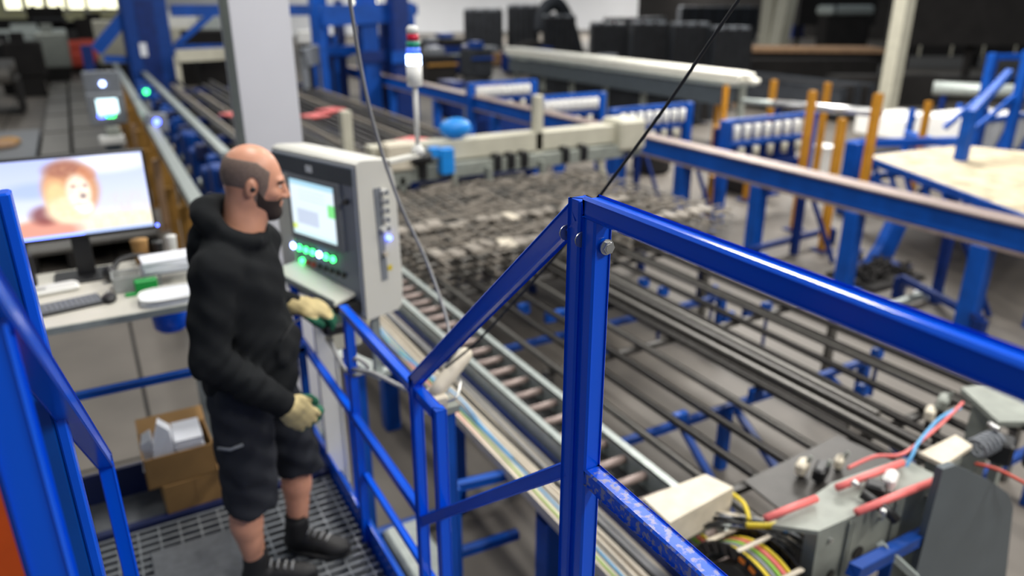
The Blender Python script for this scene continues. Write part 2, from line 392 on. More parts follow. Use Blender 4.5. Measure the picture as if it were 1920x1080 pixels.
def el(u, v, cu, cv, ru, rv, soft=.25):
    d = math.sqrt(((u-cu)/ru)**2+((v-cv)/rv)**2); return max(0, min(1, (1-d)/soft+.5))
def nz(u, v): return .5+.5*math.sin(u*37+math.sin(v*23)*2)*math.sin(v*31+math.sin(u*19)*2)
def lion(u, v):
    c = mix((222,226,250),(176,188,240), v)
    c = mix(c, (240,242,255), .8*el(u,v,.75,.9,.3,.12,.8)); c = mix(c, (150,170,230), .6*el(u,v,.22,.62,.2,.10,.9))
    if v < .35: c = mix(c, (228,222,214), (.35-v)/.12)
    c = mix(c, (206,196,226), .7*el(u,v,.84,.33,.16,.18,.7)*nz(u*2,v*2)); c = mix(c, (222,208,170), .8*el(u,v,.78,.12,.3,.14,.6)*nz(u*3,v*2))
    c = mix(c, (214,150,132), el(u,v,.22,.08,.26,.17,.4)); c = mix(c, (120,60,60), .8*el(u,v,.27,.30,.10,.12,.7))
    c = mix(c, (196,140,104), el(u,v,.47,.60,.19,.36,.3)); c = mix(c, (150,96,84), .8*el(u,v,.45,.86,.13,.10,.7)); c = mix(c,(190,120,90),.6*el(u,v,.59,.78,.07,.10,.5))
    c = mix(c, (244,206,150), .9*el(u,v,.37,.50,.08,.22,.6)); c = mix(c, (248,226,190), .95*el(u,v,.43,.34,.15,.17,.5))
    c = mix(c, (250,240,226), el(u,v,.52,.55,.085,.22,.4)); c = mix(c,(255,255,250), el(u,v,.54,.36,.06,.09,.5))
    c = mix(c, (150,120,120), .8*el(u,v,.49,.63,.018,.025,.8)); c = mix(c, (150,120,120), .8*el(u,v,.57,.63,.016,.025,.8))
    c = mix(c, (120,110,120), .9*el(u,v,.545,.50,.022,.035,.7)); c = mix(c, (180,150,130), .6*el(u,v,.52,.40,.05,.015,.8))
    c = mix(c, (226,180,140), .35*nz(u*1.6,v*1.4)*el(u,v,.47,.55,.2,.36,.3))
    if v < .035: c = (170,190,235)
    return c
mo = thing('monitor', (-.25,3.95,D), 'wide desktop monitor showing a lion photograph', 'monitor')
x1 = .195; x0 = x1-.60; yb = 3.95; z0 = 2.165; z1 = 2.53
obj('housing', MB().box((x0-.015,yb,z0-.02),(x1+.012,yb+.035,z1+.012), bev=.006), 'black', mo)
vcgrid('screen', mo, (x0,yb-.002,z0), (1,0,0), (0,0,1), x1-x0, z1-z0, 96, 58, lion, 1.5)
for z in range(8): pass
obj('logo_bar', MB().box((x0+.05,yb-.003,z0+.002),(x0+.30,yb-.0015,z0+.007)), 'ledb', mo)
obj('stand_neck', MB().box((-.17,yb+.02,D+.01),(-.09,yb+.05,z0+.1), bev=.005), 'black', mo)
obj('stand_base', MB().box((-.27,yb-.08,D),(.0,yb+.12,D+.012), bev=.005), 'black', mo)
obj('power_light', MB().tube([(x1+.016,yb,z0+.0),(x1+.016,yb-.006,z0+.0)], .007, 10), 'ledb', mo)
mo2 = thing('loudspeaker', (-.36,3.93,D), 'small black loudspeaker under the left end of the monitor', 'speaker')
obj('speaker_body', MB().box((-.40,3.88,D),(-.335,3.97,D+.17), bev=.012), 'black', mo2)
obj('speaker_grille', MB().box((-.395,3.876,D+.015),(-.34,3.88,D+.155)), 'rubber', mo2)
kb = thing('keyboard', (-.25,3.62,D), 'black keyboard lying on the desk', 'keyboard')
pv = (-.28,3.6,0); ka = .18
obj('keyboard_base', MB().box((-.50,3.53,D),(-.085,3.66,D+.014), ka, (-.085,3.6,0), bev=.004), 'black', kb)
km = MB()
for r in range(5):
    for c in range(20):
        km.box((-.492+c*.02,3.538+r*.023,D+.014),(-.475+c*.02,3.557+r*.023,D+.020), ka, (-.085,3.6,0))
o = obj('keys', km, 'greybox', kb); o['kind'] = 'stuff'
ms = thing('computer_mouse', (-.055,3.56,D), 'black computer mouse right of the keyboard', 'mouse')
obj('mouse_body', MB().ell((-.055,3.565,D+.012),(.032,.05,.022)), 'black', ms, True)
obj('scroll_wheel', MB().tube([(-.058,3.59,D+.032),(-.05,3.59,D+.032)], .006, 10), 'greybox', ms)
lt = thing('white_tray', (-.33,3.83,D), 'glossy white flat device on the desk below the monitor', 'device')
obj('device_body', MB().box((-.46,3.76,D),(-.165,3.86,D+.028), .12, (-.3,3.8,0), bev=.012), 'white', lt)
obj('device_window', MB().box((-.42,3.78,D+.028),(-.30,3.80,D+.030), .12, (-.3,3.8,0)), 'steel', lt)
tr = thing('white_bowl', (.17,3.46,D), 'white rounded tray at the right front corner of the desk', 'tray')
ov = [(.185+.125*math.copysign(abs(math.cos(t))**.6,math.cos(t)), 3.455+.09*math.copysign(abs(math.sin(t))**.6,math.sin(t)), D) for t in [2*PI*k/24 for k in range(24)]]
obj('tray_body', MB().prism(ov, (0,0,.028)), 'paper', tr)
obj('tray_rim', MB().tube([V(p)+V((0,0,.03)) for p in ov+[ov[0]]], .005, 6), 'white', tr, True)
gb = thing('green_holder', (.09,3.62,D), 'bright green plastic holder on the desk between basket and white tray', 'holder')
obj('holder_body', MB().box((.055,3.585,D),(.15,3.63,D+.06), .05, bev=.004), 'green', gb)
obj('holder_tab', MB().box((.01,3.57,D),(.06,3.60,D+.012), .05, bev=.003), 'green', gb)
cb = thing('wire_basket', (.03,3.68,D), 'clear grey plastic box holding small parts left of the green holder', 'box')
obj('box_wall', MB().box((-.03,3.64,D),(.09,3.645,D+.07)).box((-.03,3.755,D),(.09,3.76,D+.07)).box((-.03,3.64,D),(-.025,3.76,D+.07)).box((.085,3.64,D),(.09,3.76,D+.07)).box((-.03,3.64,D),(.09,3.76,D+.004)), 'clear', cb)
obj('box_rim', MB().tube([(-.03,3.64,D+.07),(.09,3.64,D+.07),(.09,3.76,D+.07),(-.03,3.76,D+.07),(-.03,3.64,D+.07)], .004, 6), 'clear', cb)
ps = []
for k in range(5):
    o = tag(obj('paper_stack', MB().box((.10+.004*(k%2),3.66,D+.061+k*.012),(.33,3.80-.006*(k%3),D+.072+k*.012), .06*math.sin(k*2.1), bev=.002), 'paper', origin=(.2,3.72,D)), ORD[4-k]+' white paper pad from the top in the stack behind the green holder', 'paper', 'paper pads stacked on the desk')
pb = thing('letter_tray', (.2,3.73,D), 'grey desk tray under the stack of white paper', 'tray')
obj('tray_shelf', MB().box((.095,3.652,D+.055),(.33,3.815,D+.061)), 'greybox', pb)
for x, y in ((.10,3.80),(.32,3.80),(.32,3.66),(.165,3.66)): obj('tray_post', MB().box((x-.004,y-.004,D),(x+.006,y+.006,D+.056)), 'greybox', pb)
ph = thing('headset', (0,3.9,D), 'black headset with bulky ear cup lying behind the clear box', 'headset')
obj('headband', MB().tube(smoothpts([(-.03,3.84,D+.03),(.02,3.93,D+.07),(.12,3.96,D+.07),(.20,3.92,D+.04)]), .012, 8), 'black', ph, True)
obj('ear_cup', MB().ell((-.035,3.83,D+.04),(.03,.035,.04)), 'black', ph, True); obj('ear_cup', MB().ell((.21,3.92,D+.03),(.03,.03,.035)), 'black', ph, True)
for k, (x, y, h, r, mt, lb) in enumerate([(.265,4.02,.13,.026,'white','white paper cup at the back right of the desk'),(.20,4.05,.10,.028,'black','black mug standing behind the headset'),(.12,4.06,.12,.04,'card','brown cardboard tube holder behind the monitor corner'),(.155,3.985,.05,.02,'pink','pale pink pot in front of the brown holder')]):
    c = thing('cup', (x,y,D), lb, 'cup')
    obj('cup_body', MB().tube([(x,y,D),(x,y,D+.004),(x,y,D+h*.9),(x,y,D+h)], [r*.75,r*.8,r*.98,r], 16), mt, c, True)
    obj('cup_rim', MB().tube([(x,y,D+h-.004),(x,y,D+h+.002)], r*1.06, 16), mt, c, True)
bn = thing('blue_bin', (.19,3.87,1.62), 'round blue bin hanging under the right end of the desk', 'bin')
obj('bin_body', MB().tube([(.19,3.87,1.64),(.19,3.87,1.66),(.19,3.87,1.86)], [.06,.08,.095], 20), 'blue', bn, True)
obj('bin_rim', MB().tube([(.19,3.87,1.855),(.19,3.87,1.875)], .10, 20), 'blue', bn)
obj('hanger', MB().box((.18,3.86,1.87),(.20,3.88,D-.03)), 'black', bn)

# ------------------------------------------------------------------ column
cl = thing('column', (1.1,5.3,0), 'white painted steel column rising behind the control cabinet', 'column')
a = at(432,40,y=5.2); b = at(545,40,y=5.2); cx0, cx1 = a.x, b.x
obj('front_flange', MB().box((cx0,5.2,0),(cx1,5.22,9), bev=.003), 'colw', cl)
obj('rear_flange', MB().box((cx0,5.56,0),(cx1,5.58,9)), 'colw', cl)
obj('web', MB().box(((cx0+cx1)/2-.01,5.22,0),((cx0+cx1)/2+.01,5.56,9)), 'colw', cl)
obj('shaded_side', MB().box((cx0+.005,5.22,0),(cx0+.015,5.56,9)), 'galv', cl, label='side face with its shade put into grey')  # shade on the column's side is put into a grey material
obj('base_plate', MB().box((cx0-.05,5.12,0),(cx1+.05,5.66,.03)), 'galv', cl)

# ------------------------------------------------------------------ control cabinet (rotated 20 degrees)
CA = math.radians(20); u = V((-math.sin(CA), math.cos(CA), 0)); n_ = V((math.cos(CA), math.sin(CA), 0)); K0 = V((.97,3.10,0)); KW = .64
def cp(s, d, z): return K0+u*s+n_*d+V((0,0,z))       # s along the front (0 = near edge), d into the cabinet
def cbox(s0,s1,d0,d1,z0,z1):
    return MB().add([cp(s,d,z) for z in (z0,z1) for s, d in ((s0,d0),(s1,d0),(s1,d1),(s0,d1))], [(3,2,1,0),(4,5,6,7),(0,1,5,4),(1,2,6,5),(2,3,7,6),(3,0,4,7)])
cc = thing('control_cabinet', cp(.32,.1,1.81), 'cream machine control cabinet with lit touch screen and buttons in front of the man', 'control cabinet')
zb, zt = 1.81, 2.54
prof = [(0,zb),(0,zt),(.03,zt+.012),(.19,zt-.005),(.215,zt-.12),(.225,zb+.12),(.215,zb+.02),(.19,zb)]
obj('cabinet_body', MB().prism([cp(0,d,z) for d, z in prof], u*KW), 'cab', cc)
obj('front_frame', cbox(.012,KW-.012,-.012,0,zb+.02,zt-.015), 'panel', cc)
obj('header_band', cbox(.012,KW-.012,-.018,-.012,zt-.095,zt-.02), 'slate', cc)
obj('badge', cbox(.30,.345,-.021,-.018,zt-.075,zt-.045), 'paper', cc, label='small white emblem on the dark band')
obj('left_filler', cbox(.50,KW-.02,-.02,-.012,zb+.06,zt-.11), 'cab', cc)
obj('screen_bezel', cbox(.105,.50,-.028,-.012,zb+.315,zt-.10), 'greybox', cc)
def hmi(u_, v):
    c = (226,240,250)
    if v > .9: c = (170,215,235)
    if .12 < u_ < .62 and .22 < v < .50: c = (196,208,228)
    if u_ > .86 and .45 < v < .70: c = (120,225,130)
    if u_ < .10 and .08 < v < .18: c = (215,235,110)
    if v < .06: c = (205,235,240)
    if .2 < u_ < .8 and .6 < v < .85 and int(v*40) % 3 == 0: c = (206,226,240)
    return c
def hm(u_, v): return hmi(u_, v)
vcgrid('touch_screen', cc, cp(.475,-.030,zb+.345), -u, (0,0,1), .335, .265, 44, 40, hm, 1.15)
obj('power_knob', MB().tube([cp(.06,-.012,zt-.17),cp(.06,-.035,zt-.17)], .012, 12), 'black', cc)
for k in range(7):
    mt = 'ledw' if k in (0,4) else 'ledg'; s = .512-k*.053
    h = obj('lit_button', MB().tube([cp(s,-.012,zb+.265),cp(s,-.027,zb+.265)], .0155, 14), mt, cc, label='blue white lit button' if mt == 'ledw' else 'green lit button')
    obj('button_collar', MB().tube([cp(s,-.012,zb+.265),cp(s,-.018,zb+.265)], .018, 14), 'black', h)
for k in range(8):
    s = .455-k*.047
    obj('button', MB().tube([cp(s,-.012,zb+.20),cp(s,-.025,zb+.20)], .013, 12), 'ledg' if k == 0 else ('red' if k in (1,2) else 'black'), cc, label='green lit button' if k == 0 else ('red button' if k in (1,2) else 'black button'))
for k in range(6):
    s = .30-k*.045
    obj('switch', MB().tube([cp(s,-.012,zb+.115),cp(s,-.032,zb+.115)], .012, 12), 'slate' if k % 2 else 'black', cc)
obj('lower_bezel', cbox(.03,KW-.05,-.02,-.012,zb+.03,zb+.085), 'slate', cc)
obj('side_strip', MB().prism([cp(-.004,.085,zt-.12),cp(-.004,.125,zt-.12),cp(-.004,.135,zb+.17),cp(-.004,.10,zb+.17)], u*.006), 'greybox', cc, label='dark recessed strip on the side face')
for k in range(5):
    z = zt-.14-k*.042
    o = obj('rotary_switch', MB().tube([cp(-.004,.135,z),cp(-.03,.135,z)], .014, 12), 'white', cc)
    obj('pointer', MB().box(cp(-.036,.130,z-.01)-V((.002,.002,0)), cp(-.030,.14,z+.01)+V((.002,.002,0))), 'greybox', o)
obj('side_lamp', MB().tube([cp(-.003,.15,zt-.36),cp(-.02,.15,zt-.36)], .012, 14), 'ledb', cc, label='blue lit lamp on the side')
obj('plug', MB().tube([cp(-.003,.12,zt-.43),cp(-.025,.12,zt-.43)], .012, 12), 'duct', cc)
obj('plug', MB().tube([cp(-.003,.115,zt-.31),cp(-.03,.115,zt-.31)], .012, 12), 'white', cc)
obj('sticker', MB().prism([cp(-.003,.14,zb+.21),cp(-.003,.165,zb+.21),cp(-.003,.165,zb+.235),cp(-.003,.14,zb+.235)], u*.002), 'ycable', cc, label='small yellow sticker')
for s in (.1,.5): obj('mounting_arm', MB().beam(cp(s,.12,zb+.01),cp(s,.12,zb-.35),.04,.04), 'galv', cc)
obj('mounting_foot', cbox(.05,.55,.08,.16,zb-.36,zb-.33), 'galv', cc)
obj('pedestal', MB().beam(cp(.3,.12,zb-.34),cp(.3,.12,0),.09,.09), 'blue2', cc)
# key tray
kt = thing('key_tray', cp(.3,-.15,1.98), 'shallow pale tray shelf below the cabinet where the hand rests', 'shelf')
obj('tray_plate', MB().prism([cp(.06,-.012,1.925),cp(.50,-.012,1.99),cp(.50,-.17,1.97),cp(.06,-.13,1.905)], (0,0,.012)), 'cab', kt)
obj('tray_lip', MB().beam(cp(.50,-.172,1.985),cp(.06,-.132,1.92),.008,.03), 'galv', kt)
obj('tray_clamp', MB().prism([cp(.02,-.012,1.86),cp(.10,-.012,1.86),cp(.10,-.12,1.86),cp(.02,-.12,1.86)], (0,0,.045)), 'black', kt, label='black clamp at the near end')
# signal tower
tx, ty = 1.32, 3.25
st = thing('signal_tower', (tx,ty,2.53), 'signal lamp tower on a thin white pole with lit blue lens, green and red above', 'signal lamp')
obj('arm', MB().beam((1.13,3.16,2.525),(tx,ty,2.525), .05, .02), 'cab', st)
obj('foot', MB().tube([(tx,ty,2.53),(tx,ty,2.55),(tx,ty,2.575)], [.034,.03,.012], 16), 'white', st, True)
obj('pole', MB().tube([(tx,ty,2.55),(tx,ty,2.85)], .0115, 14), 'white', st, True)
obj('housing', MB().tube([(tx,ty,2.835),(tx,ty,2.84),(tx,ty,2.93)], [.03,.035,.035], 20), 'white', st, True)
obj('lens', MB().tube([(tx,ty,2.93),(tx,ty,2.972)], .034, 20), 'litlens', st, True, label='brightly lit blue lens')
obj('lens', MB().tube([(tx,ty,2.974),(tx,ty,3.002)], .031, 20), 'bluelens', st, True, label='blue lens')
obj('lens', MB().tube([(tx,ty,3.004),(tx,ty,3.028)], .030, 20), 'greenlens', st, True, label='green lens')
obj('lens', MB().tube([(tx,ty,3.032),(tx,ty,3.062)], .026, 20), 'redlens', st, True, label='red lens')
obj('cap', MB().tube([(tx,ty,3.062),(tx,ty,3.085),(tx,ty,3.095)], [.027,.026,.015], 20), 'white', st, True)

# ------------------------------------------------------------------ cables near the camera
dp = V((1.0,2.22,1.86))
ld = thing('limit_switch', dp, 'cream pull cord switch with rounded handle behind the sloping handrail', 'switch')
h0 = at(812,742,y=2.2); h1 = at(880,655,y=2.25)
obj('handle', MB().tube([h0,h0.lerp(h1,.2),h0.lerp(h1,.85),h0.lerp(h1,.96),h1], [.026,.03,.028,.022,.008], 14), 'dirtycream', ld, True)
obj('switch_body', MB().box((h0.x-.05,h0.y-.04,h0.z-.05),(h0.x+.045,h0.y+.05,h0.z+.01), bev=.008), 'dirtycream', ld)
obj('bracket', MB().box((h0.x-.02,h0.y-.03,h0.z-.075),(h0.x+.09,h0.y+.06,h0.z-.048)), 'greycast', ld)
obj('lever', MB().tube(smoothpts([h0+V((.03,-.03,-.02)), h0+V((.07,-.05,.0)), h0+V((.11,0,.03))]), .005, 8), 'steel', ld, True)
obj('stem', MB().beam((h0.x+.06,h0.y+.02,h0.z-.07),(h0.x+.06,h0.y+.02,0),.05,.05), 'blue2', ld)
c0 = [at(1500,-150,y=1.22), at(1385,0,y=1.3), at(1255,190,y=1.42), at(1130,360,y=1.55), at(1050,470,y=1.68), at(960,570,y=1.9), at(893,642,y=2.15), at(835,690,y=2.16)]
top = c0[0]+(c0[0]-c0[1])*9
cable('hanging_cable', [top]+c0, .0045, 'rubber', 'black cable descending diagonally from above right, passing behind the sharp double post')
c1 = [at(640,-150,y=2.2), at(656,0,y=2.25), at(692,200,y=2.35), at(745,370,y=2.4), at(800,490,y=2.4), at(838,600,y=2.3), at(842,650,y=2.22)]
cable('hanging_cable', [c1[0]+(c1[0]-c1[1])*6]+c1, .006, 'cablegrey', 'thin grey cable hanging in front of the column and the cabinet side')
c2 = [at(620,640,y=2.9), at(645,690,y=2.75), at(665,703,y=2.66), at(690,690,y=2.66), at(668,672,y=2.66), at(655,690,y=2.7), at(700,700,y=2.5), at(745,722,y=2.45), at(790,745,y=2.3)]
cable('tied_cord', c2, .009, 'cablegrey', 'pale cord looped around the platform railing post')

# ------------------------------------------------------------------ roller track
rtk = thing('roller_track', (2.07,4.0,0), 'galvanised roller track of two long channels running away beside the platform', 'roller track')
Y0, Y1 = 1.55, 8.0; ZT = .95
for x, nm in ((1.93,'channel'),(2.20,'channel')):
    obj(nm, MB().box((x-.0,Y0,ZT-.14),(x+.008,Y1,ZT)).box((x,Y0,ZT-.008),(x+.05,Y1,ZT)).box((x,Y0,ZT-.148),(x+.05,Y1,ZT-.14)), 'galv', rtk)
y = Y0+.1; k = 0
while y < Y1:
    obj('roller', MB().tube([(1.96,y,ZT-.05),(2.20,y,ZT-.05)], .024, 10), 'rail', rtk, True); y += .172
obj('pan', MB().box((1.95,Y0,ZT-.135),(2.2,Y1,ZT-.125)), 'black', rtk)  # black sheet stands for the shade in the gaps between the rollers
for y in (2.62,3.8,5.0,6.3):
    obj('leg', MB().box((1.64,y-.06,0),(1.76,y+.06,.78), bev=.006), 'blue2', rtk)
    obj('bearer', MB().box((1.64,y-.05,.75),(2.3,y+.05,.81)), 'blue2', rtk)
    obj('leg', MB().box((2.22,y-.04,0),(2.30,y+.04,.78)), 'blue2', rtk)
ry = 3.0
obj('brace', MB().beam((1.30,3.05,.79),(1.66,3.0,.79),.05,.05), 'blue2', rtk)
obj('brace', MB().beam((.86,3.7,.10),(2.2,3.7,.10),.06,.06), 'blue2', rtk)
obj('brace', MB().beam((1.36,3.02,.37),(1.72,3.0,.37),.05,.05), 'blue2', rtk)
for y in (3.0,): obj('leg', MB().box((1.30,y-.03,0),(1.36,y+.03,.82)), 'blue2', rtk)
fd = thing('floor_duct', (1.25,3.3,0), 'pale grey floor duct below the platform railing', 'duct')
obj('duct_cover', MB().box((1.12,2.1,.0),(1.36,3.6,.22),bev=.02), 'galv', fd); obj('slot_shade_strip', MB().box((1.0,2.1,0),(1.12,4.6,.04)), 'darkrack', fd)  # dark strip stands in for the shaded slot beside the duct
ct = thing('cable_tray', (1.78,4,ZT-.16), 'beige cable tray carrying coloured cables along the roller track', 'cable tray')
obj('tray_floor', MB().box((1.64,Y0,.812),(1.91,Y1,.82)), 'duct', ct)
obj('tray_wall', MB().box((1.63,Y0,.80),(1.64,Y1,.86)), 'duct', ct); obj('tray_wall', MB().box((1.90,Y0,.81),(1.91,Y1,.86)), 'blue3', ct)
for k, (x, mt, r, lb) in enumerate([(1.66,'pink',.006,'orange pink'),(1.685,'ledg2',.005,'green'),(1.71,'bcable',.006,'light blue'),(1.74,'duct',.012,'beige'),(1.775,'duct',.014,'second beige'),(1.81,'black',.012,'black'),(1.845,'cablegrey',.010,'outer grey'),(1.875,'cablegrey',.009,'thin grey')]):
    mt = 'gcable' if mt == 'ledg2' else mt
    pts = [(x+.012*math.sin(y*1.9+k),y,.82+r+.003*math.sin(y*3+k)) for y in np.arange(Y0,Y1,.35)]
    cable('tray_cable', pts, r, mt, lb+' cable running in the tray beside the roller track')
cable('loose_cable', [at(700,600,z=.86), at(735,650,z=.88), at(800,700,z=.9), at(860,745,z=.88), at(905,800,z=.88), at(960,860,z=.86)], .008, 'bcable', 'light blue cable bulging out of the tray next to the pull cord switch')

# ------------------------------------------------------------------ bar table
bt = thing('bar_table', (4.2,3.6,0), 'blue steel stand below the long dark bars', 'stand')
for y in (1.95,3.3,4.9): 
    obj('cross_beam', MB().beam((2.4,y,.50),(5.2,y,.50),.05,.05), 'bluem', bt)
    for x in (2.5,3.6,5.1): obj('leg', MB().box((x-.035,y-.035,0),(x+.035,y+.035,.48)), 'blue2', bt)
for x in (2.7,3.2,4.2):
    obj('brace', MB().beam((x,2.0,.3),(x+.5,3.3,.45),.045,.045), 'bluem', bt)
for y in (2.2,3.75,5.3):
    for x0_ in (2.35,):
        m = MB().beam((x0_,y,.885),(5.3,y,.885),.05,.035)
        obj('support_rail', m, 'darkbar', bt)
    for x in (2.38,5.25): obj('leg', MB().box((x-.03,y-.03,0),(x+.03,y+.03,.87)), 'bar2', bt)
for k in range(26):
    x = 2.6+random.random()*2.5; y = random.choice((3.9,4.1,4.4,4.6,4.85,2.9,2.6)); 
    obj('blue_shoe', MB().box((x,y,.80),(x+.10,y+.045,.885), bev=.004), 'blue2', bt)
    if k < 5: obj('shoe_stem', MB().box((x+.04,y,.5),(x+.06,y+.02,.80)), 'blue3', bt)
bx = [2.41,2.66,2.9,3.13,3.42,3.46,3.55,3.60,3.65,3.72,3.82,4.05,4.3,4.36,4.6,4.9,4.96,5.2]
for k, x in enumerate(bx):
    r = .034 if x in (3.55,3.65,3.72) else .024
    y0 = 1.75+(.5 if k in (5,9) else 0)+.05*random.random(); y1 = 5.6+random.random()*.5
    o = tag(obj('steel_bar', MB().beam((x,y0,.903+r),(x+random.uniform(-.03,.03),y1,.903+r), r*1.7, r*1.8, bev=.008), 'bar' if k % 3 else 'bar2', origin=(x,3.6,.9)),
        'long dark steel bar on the stand, '+ORD[k]+' from the roller track', 'steel bar', 'long bars on the stand')

# rebar mats between the stand and the gantry
mm = thing('rebar_mats', (4.4,7.2,0), 'thick grey stack of welded reinforcement mats in front of the gantry', 'rebar mats')
layers = [(5.55,6.35,.93,'pipe2'),(6.2,7.1,1.0,''),(6.9,8.3,1.08,'')]
cnt = 0
for L in range(5):
    for k in range(18):
        y = 5.6+k*.15+L*.03; 
        x0_ = 2.32+random.random()*.1; x1_ = 5.9-random.random()*.5
        z = .82+L*.055
        obj('wire', MB().tube([(x0_,y,z),((x0_+x1_)/2,y+.02*random.uniform(-1,1),z+.012*random.uniform(-1,1)),(x1_,y,z)], .016, 6), 'rust' if (k//3+L) % 2 else 'bar2', mm); cnt += 1
    for k in range(21):
        x = 2.4+k*.165+L*.02
        obj('wire', MB().tube([(x,5.5,z+.027),(x,8.28,z+.027)], .013, 6), 'bar2' if k % 3 else 'rust', mm)
for y in (5.9,7.0,8.2):
    obj('bearer', MB().beam((2.35,y,.77),(5.9,y,.77),.08,.06), 'blue3', mm)
    for x in (2.5,4.2,5.8): obj('leg', MB().box((x-.04,y-.04,0),(x+.04,y+.04,.74)), 'blue3', mm)
for r_, (y, n) in enumerate(((5.70,20),(6.50,17))):
    for k in range(n):
        x = 2.45+k*.165+random.uniform(-.02,.02); y_ = y+random.uniform(-.05,.09); w_, d_ = random.uniform(.10,.16), random.uniform(.10,.24)
        tag(obj('clamp_block', MB().box((x,y_,1.07),(x+w_,y_+d_,1.10+.02*random.random()), random.uniform(-.3,.3), bev=.01), ('block','rust','duct')[random.choice((0,0,1,1,2))], origin=(x,y_,1.07)), ORD[k]+' dusty block from the left in the %s row on the rebar mats' % ('near' if r_ == 0 else 'far'), 'block', 'dusty blocks in the %s row on the mats' % ('near' if r_ == 0 else 'far'))
st_ = obj('loose_scrap', MB(), 'rust', mm); bpy.data.objects.remove(st_)
sm_ = MB()
for k in range(240):
    x = 2.4+random.random()*3.3; y = 5.6+random.random()*2.7; a_ = random.uniform(-.35,.35); L_ = random.uniform(.08,.35)
    sm_.beam((x,y,1.085),(x+L_*math.cos(a_),y+L_*math.sin(a_),1.085+random.uniform(0,.02)), .024, .014, bev=.004)
o = obj('spacer_pieces', sm_, 'block', mm); o['kind'] = 'stuff'
# ------------------------------------------------------------------ gantry
gt = thing('gantry_beam', (5,8.7,0), 'cream box beam gantry crossing above the rebar mats', 'gantry')
obj('beam', MB().box((2.9,8.6,1.30),(6.75,8.85,1.55), bev=.01), 'cream', gt)
obj('lower_beam', MB().box((2.6,8.5,1.10),(6.6,8.75,1.28), bev=.01), 'greycast', gt)
obj('carriage', MB().box((6.5,8.45,1.2),(6.95,8.95,1.62), bev=.03), 'cream', gt)
obj('carriage_wheel', MB().tube([(6.9,8.6,1.2),(6.9,8.85,1.2)], .12, 16), 'greycast', gt)
for x, zt_ in ((2.63,2.0),(5.25,2.03)): obj('guide_post', MB().box((x-.06,8.6,1.2),(x+.06,8.72,zt_), bev=.01), 'cream', gt)
for x in (4.55,4.75,4.95,3.5,5.6,5.9): obj('tool_head', MB().box((x-.05,8.45,1.13),(x+.05,8.6,1.34), bev=.01), 'black', gt)
for x in (2.7,3.2,3.9,4.4,5.2): obj('hanger', MB().box((x-.03,8.40,1.0),(x+.03,8.5,1.2)), 'greycast', gt)
obj('leg', MB().beam((6.2,8.6,1.2),(6.6,8.5,.05),.08,.08), 'cream', gt); obj('leg', MB().beam((2.75,8.65,1.2),(2.75,8.65,0),.12,.12), 'cream', gt)
m0 = at(832,300,y=8.45); m1 = at(850,262,y=8.75)
cbx = thing('blue_motor_box', (m0.x,8.45,1.2), 'sky blue actuator box hanging on the front of the gantry', 'motor')
obj('motor_body', MB().box((m0.x-.07,8.36,1.18),(m0.x+.11,8.5,1.50), bev=.012), 'cyan', cbx); obj('motor_cover', MB().box((m0.x-.20,8.38,1.40),(m0.x-.06,8.5,1.52), bev=.01), 'cyan', cbx)
cb2 = thing('blue_motor', (m1.x,8.75,1.55), 'rounded sky blue motor on top of the gantry', 'motor')
obj('motor_body', MB().ell((m1.x+.02,8.72,1.68),(.22,.15,.13)), 'cyan', cb2, True); obj('motor_foot', MB().box((m1.x-.05,8.66,1.54),(m1.x+.08,8.78,1.6)), 'cyan', cb2)
gx = thing('gantry_drive', (3.3,8.5,1.3), 'grey drive unit at the left end of the gantry beside the signal pole', 'drive')
obj('drive_body', MB().box((3.0,8.35,1.28),(3.35,8.6,1.62), bev=.03), 'dirtycream', gx); obj('drive_coupling', MB().tube([(3.3,8.35,1.42),(3.55,8.35,1.42)], .07, 14), 'black', gx)
obj('drive_mount', MB().box((3.05,8.4,1.1),(3.3,8.55,1.28)), 'greycast', gx)

# ------------------------------------------------------------------ long blue beam with its legs
lb = thing('long_blue_beam', (7.5,10,0), 'long blue I beam with bare brown flanges on blue legs, running away to the upper left', 'beam')
zt_ = 1.245
def ibeam(x, y0, y1):
    obj('web', MB().box((x-.10,y0,zt_-.25),(x-.075,y1,zt_-.012)), 'blue2', lb)
    obj('top_flange', MB().box((x-.14,y0,zt_-.012),(x+.14,y1,zt_+.010)), 'rail', lb); obj('bottom_flange', MB().box((x-.14,y0,zt_-.285),(x+.14,y1,zt_-.262)), 'rail', lb)
    obj('web', MB().box((x+.075,y0,zt_-.262),(x+.10,y1,zt_-.012)), 'blue2', lb)
ibeam(7.52,2.6,24)
for y in (2.36,3.82,5.28,6.72,8.2,9.7,11.5,14,17,20):
    obj('leg', MB().box((7.37,y-.09,.02),(7.53,y+.09,zt_-.285), bev=.008), 'blue2', lb); obj('foot_plate', MB().box((7.28,y-.15,0),(7.62,y+.15,.02)), 'blue2', lb)
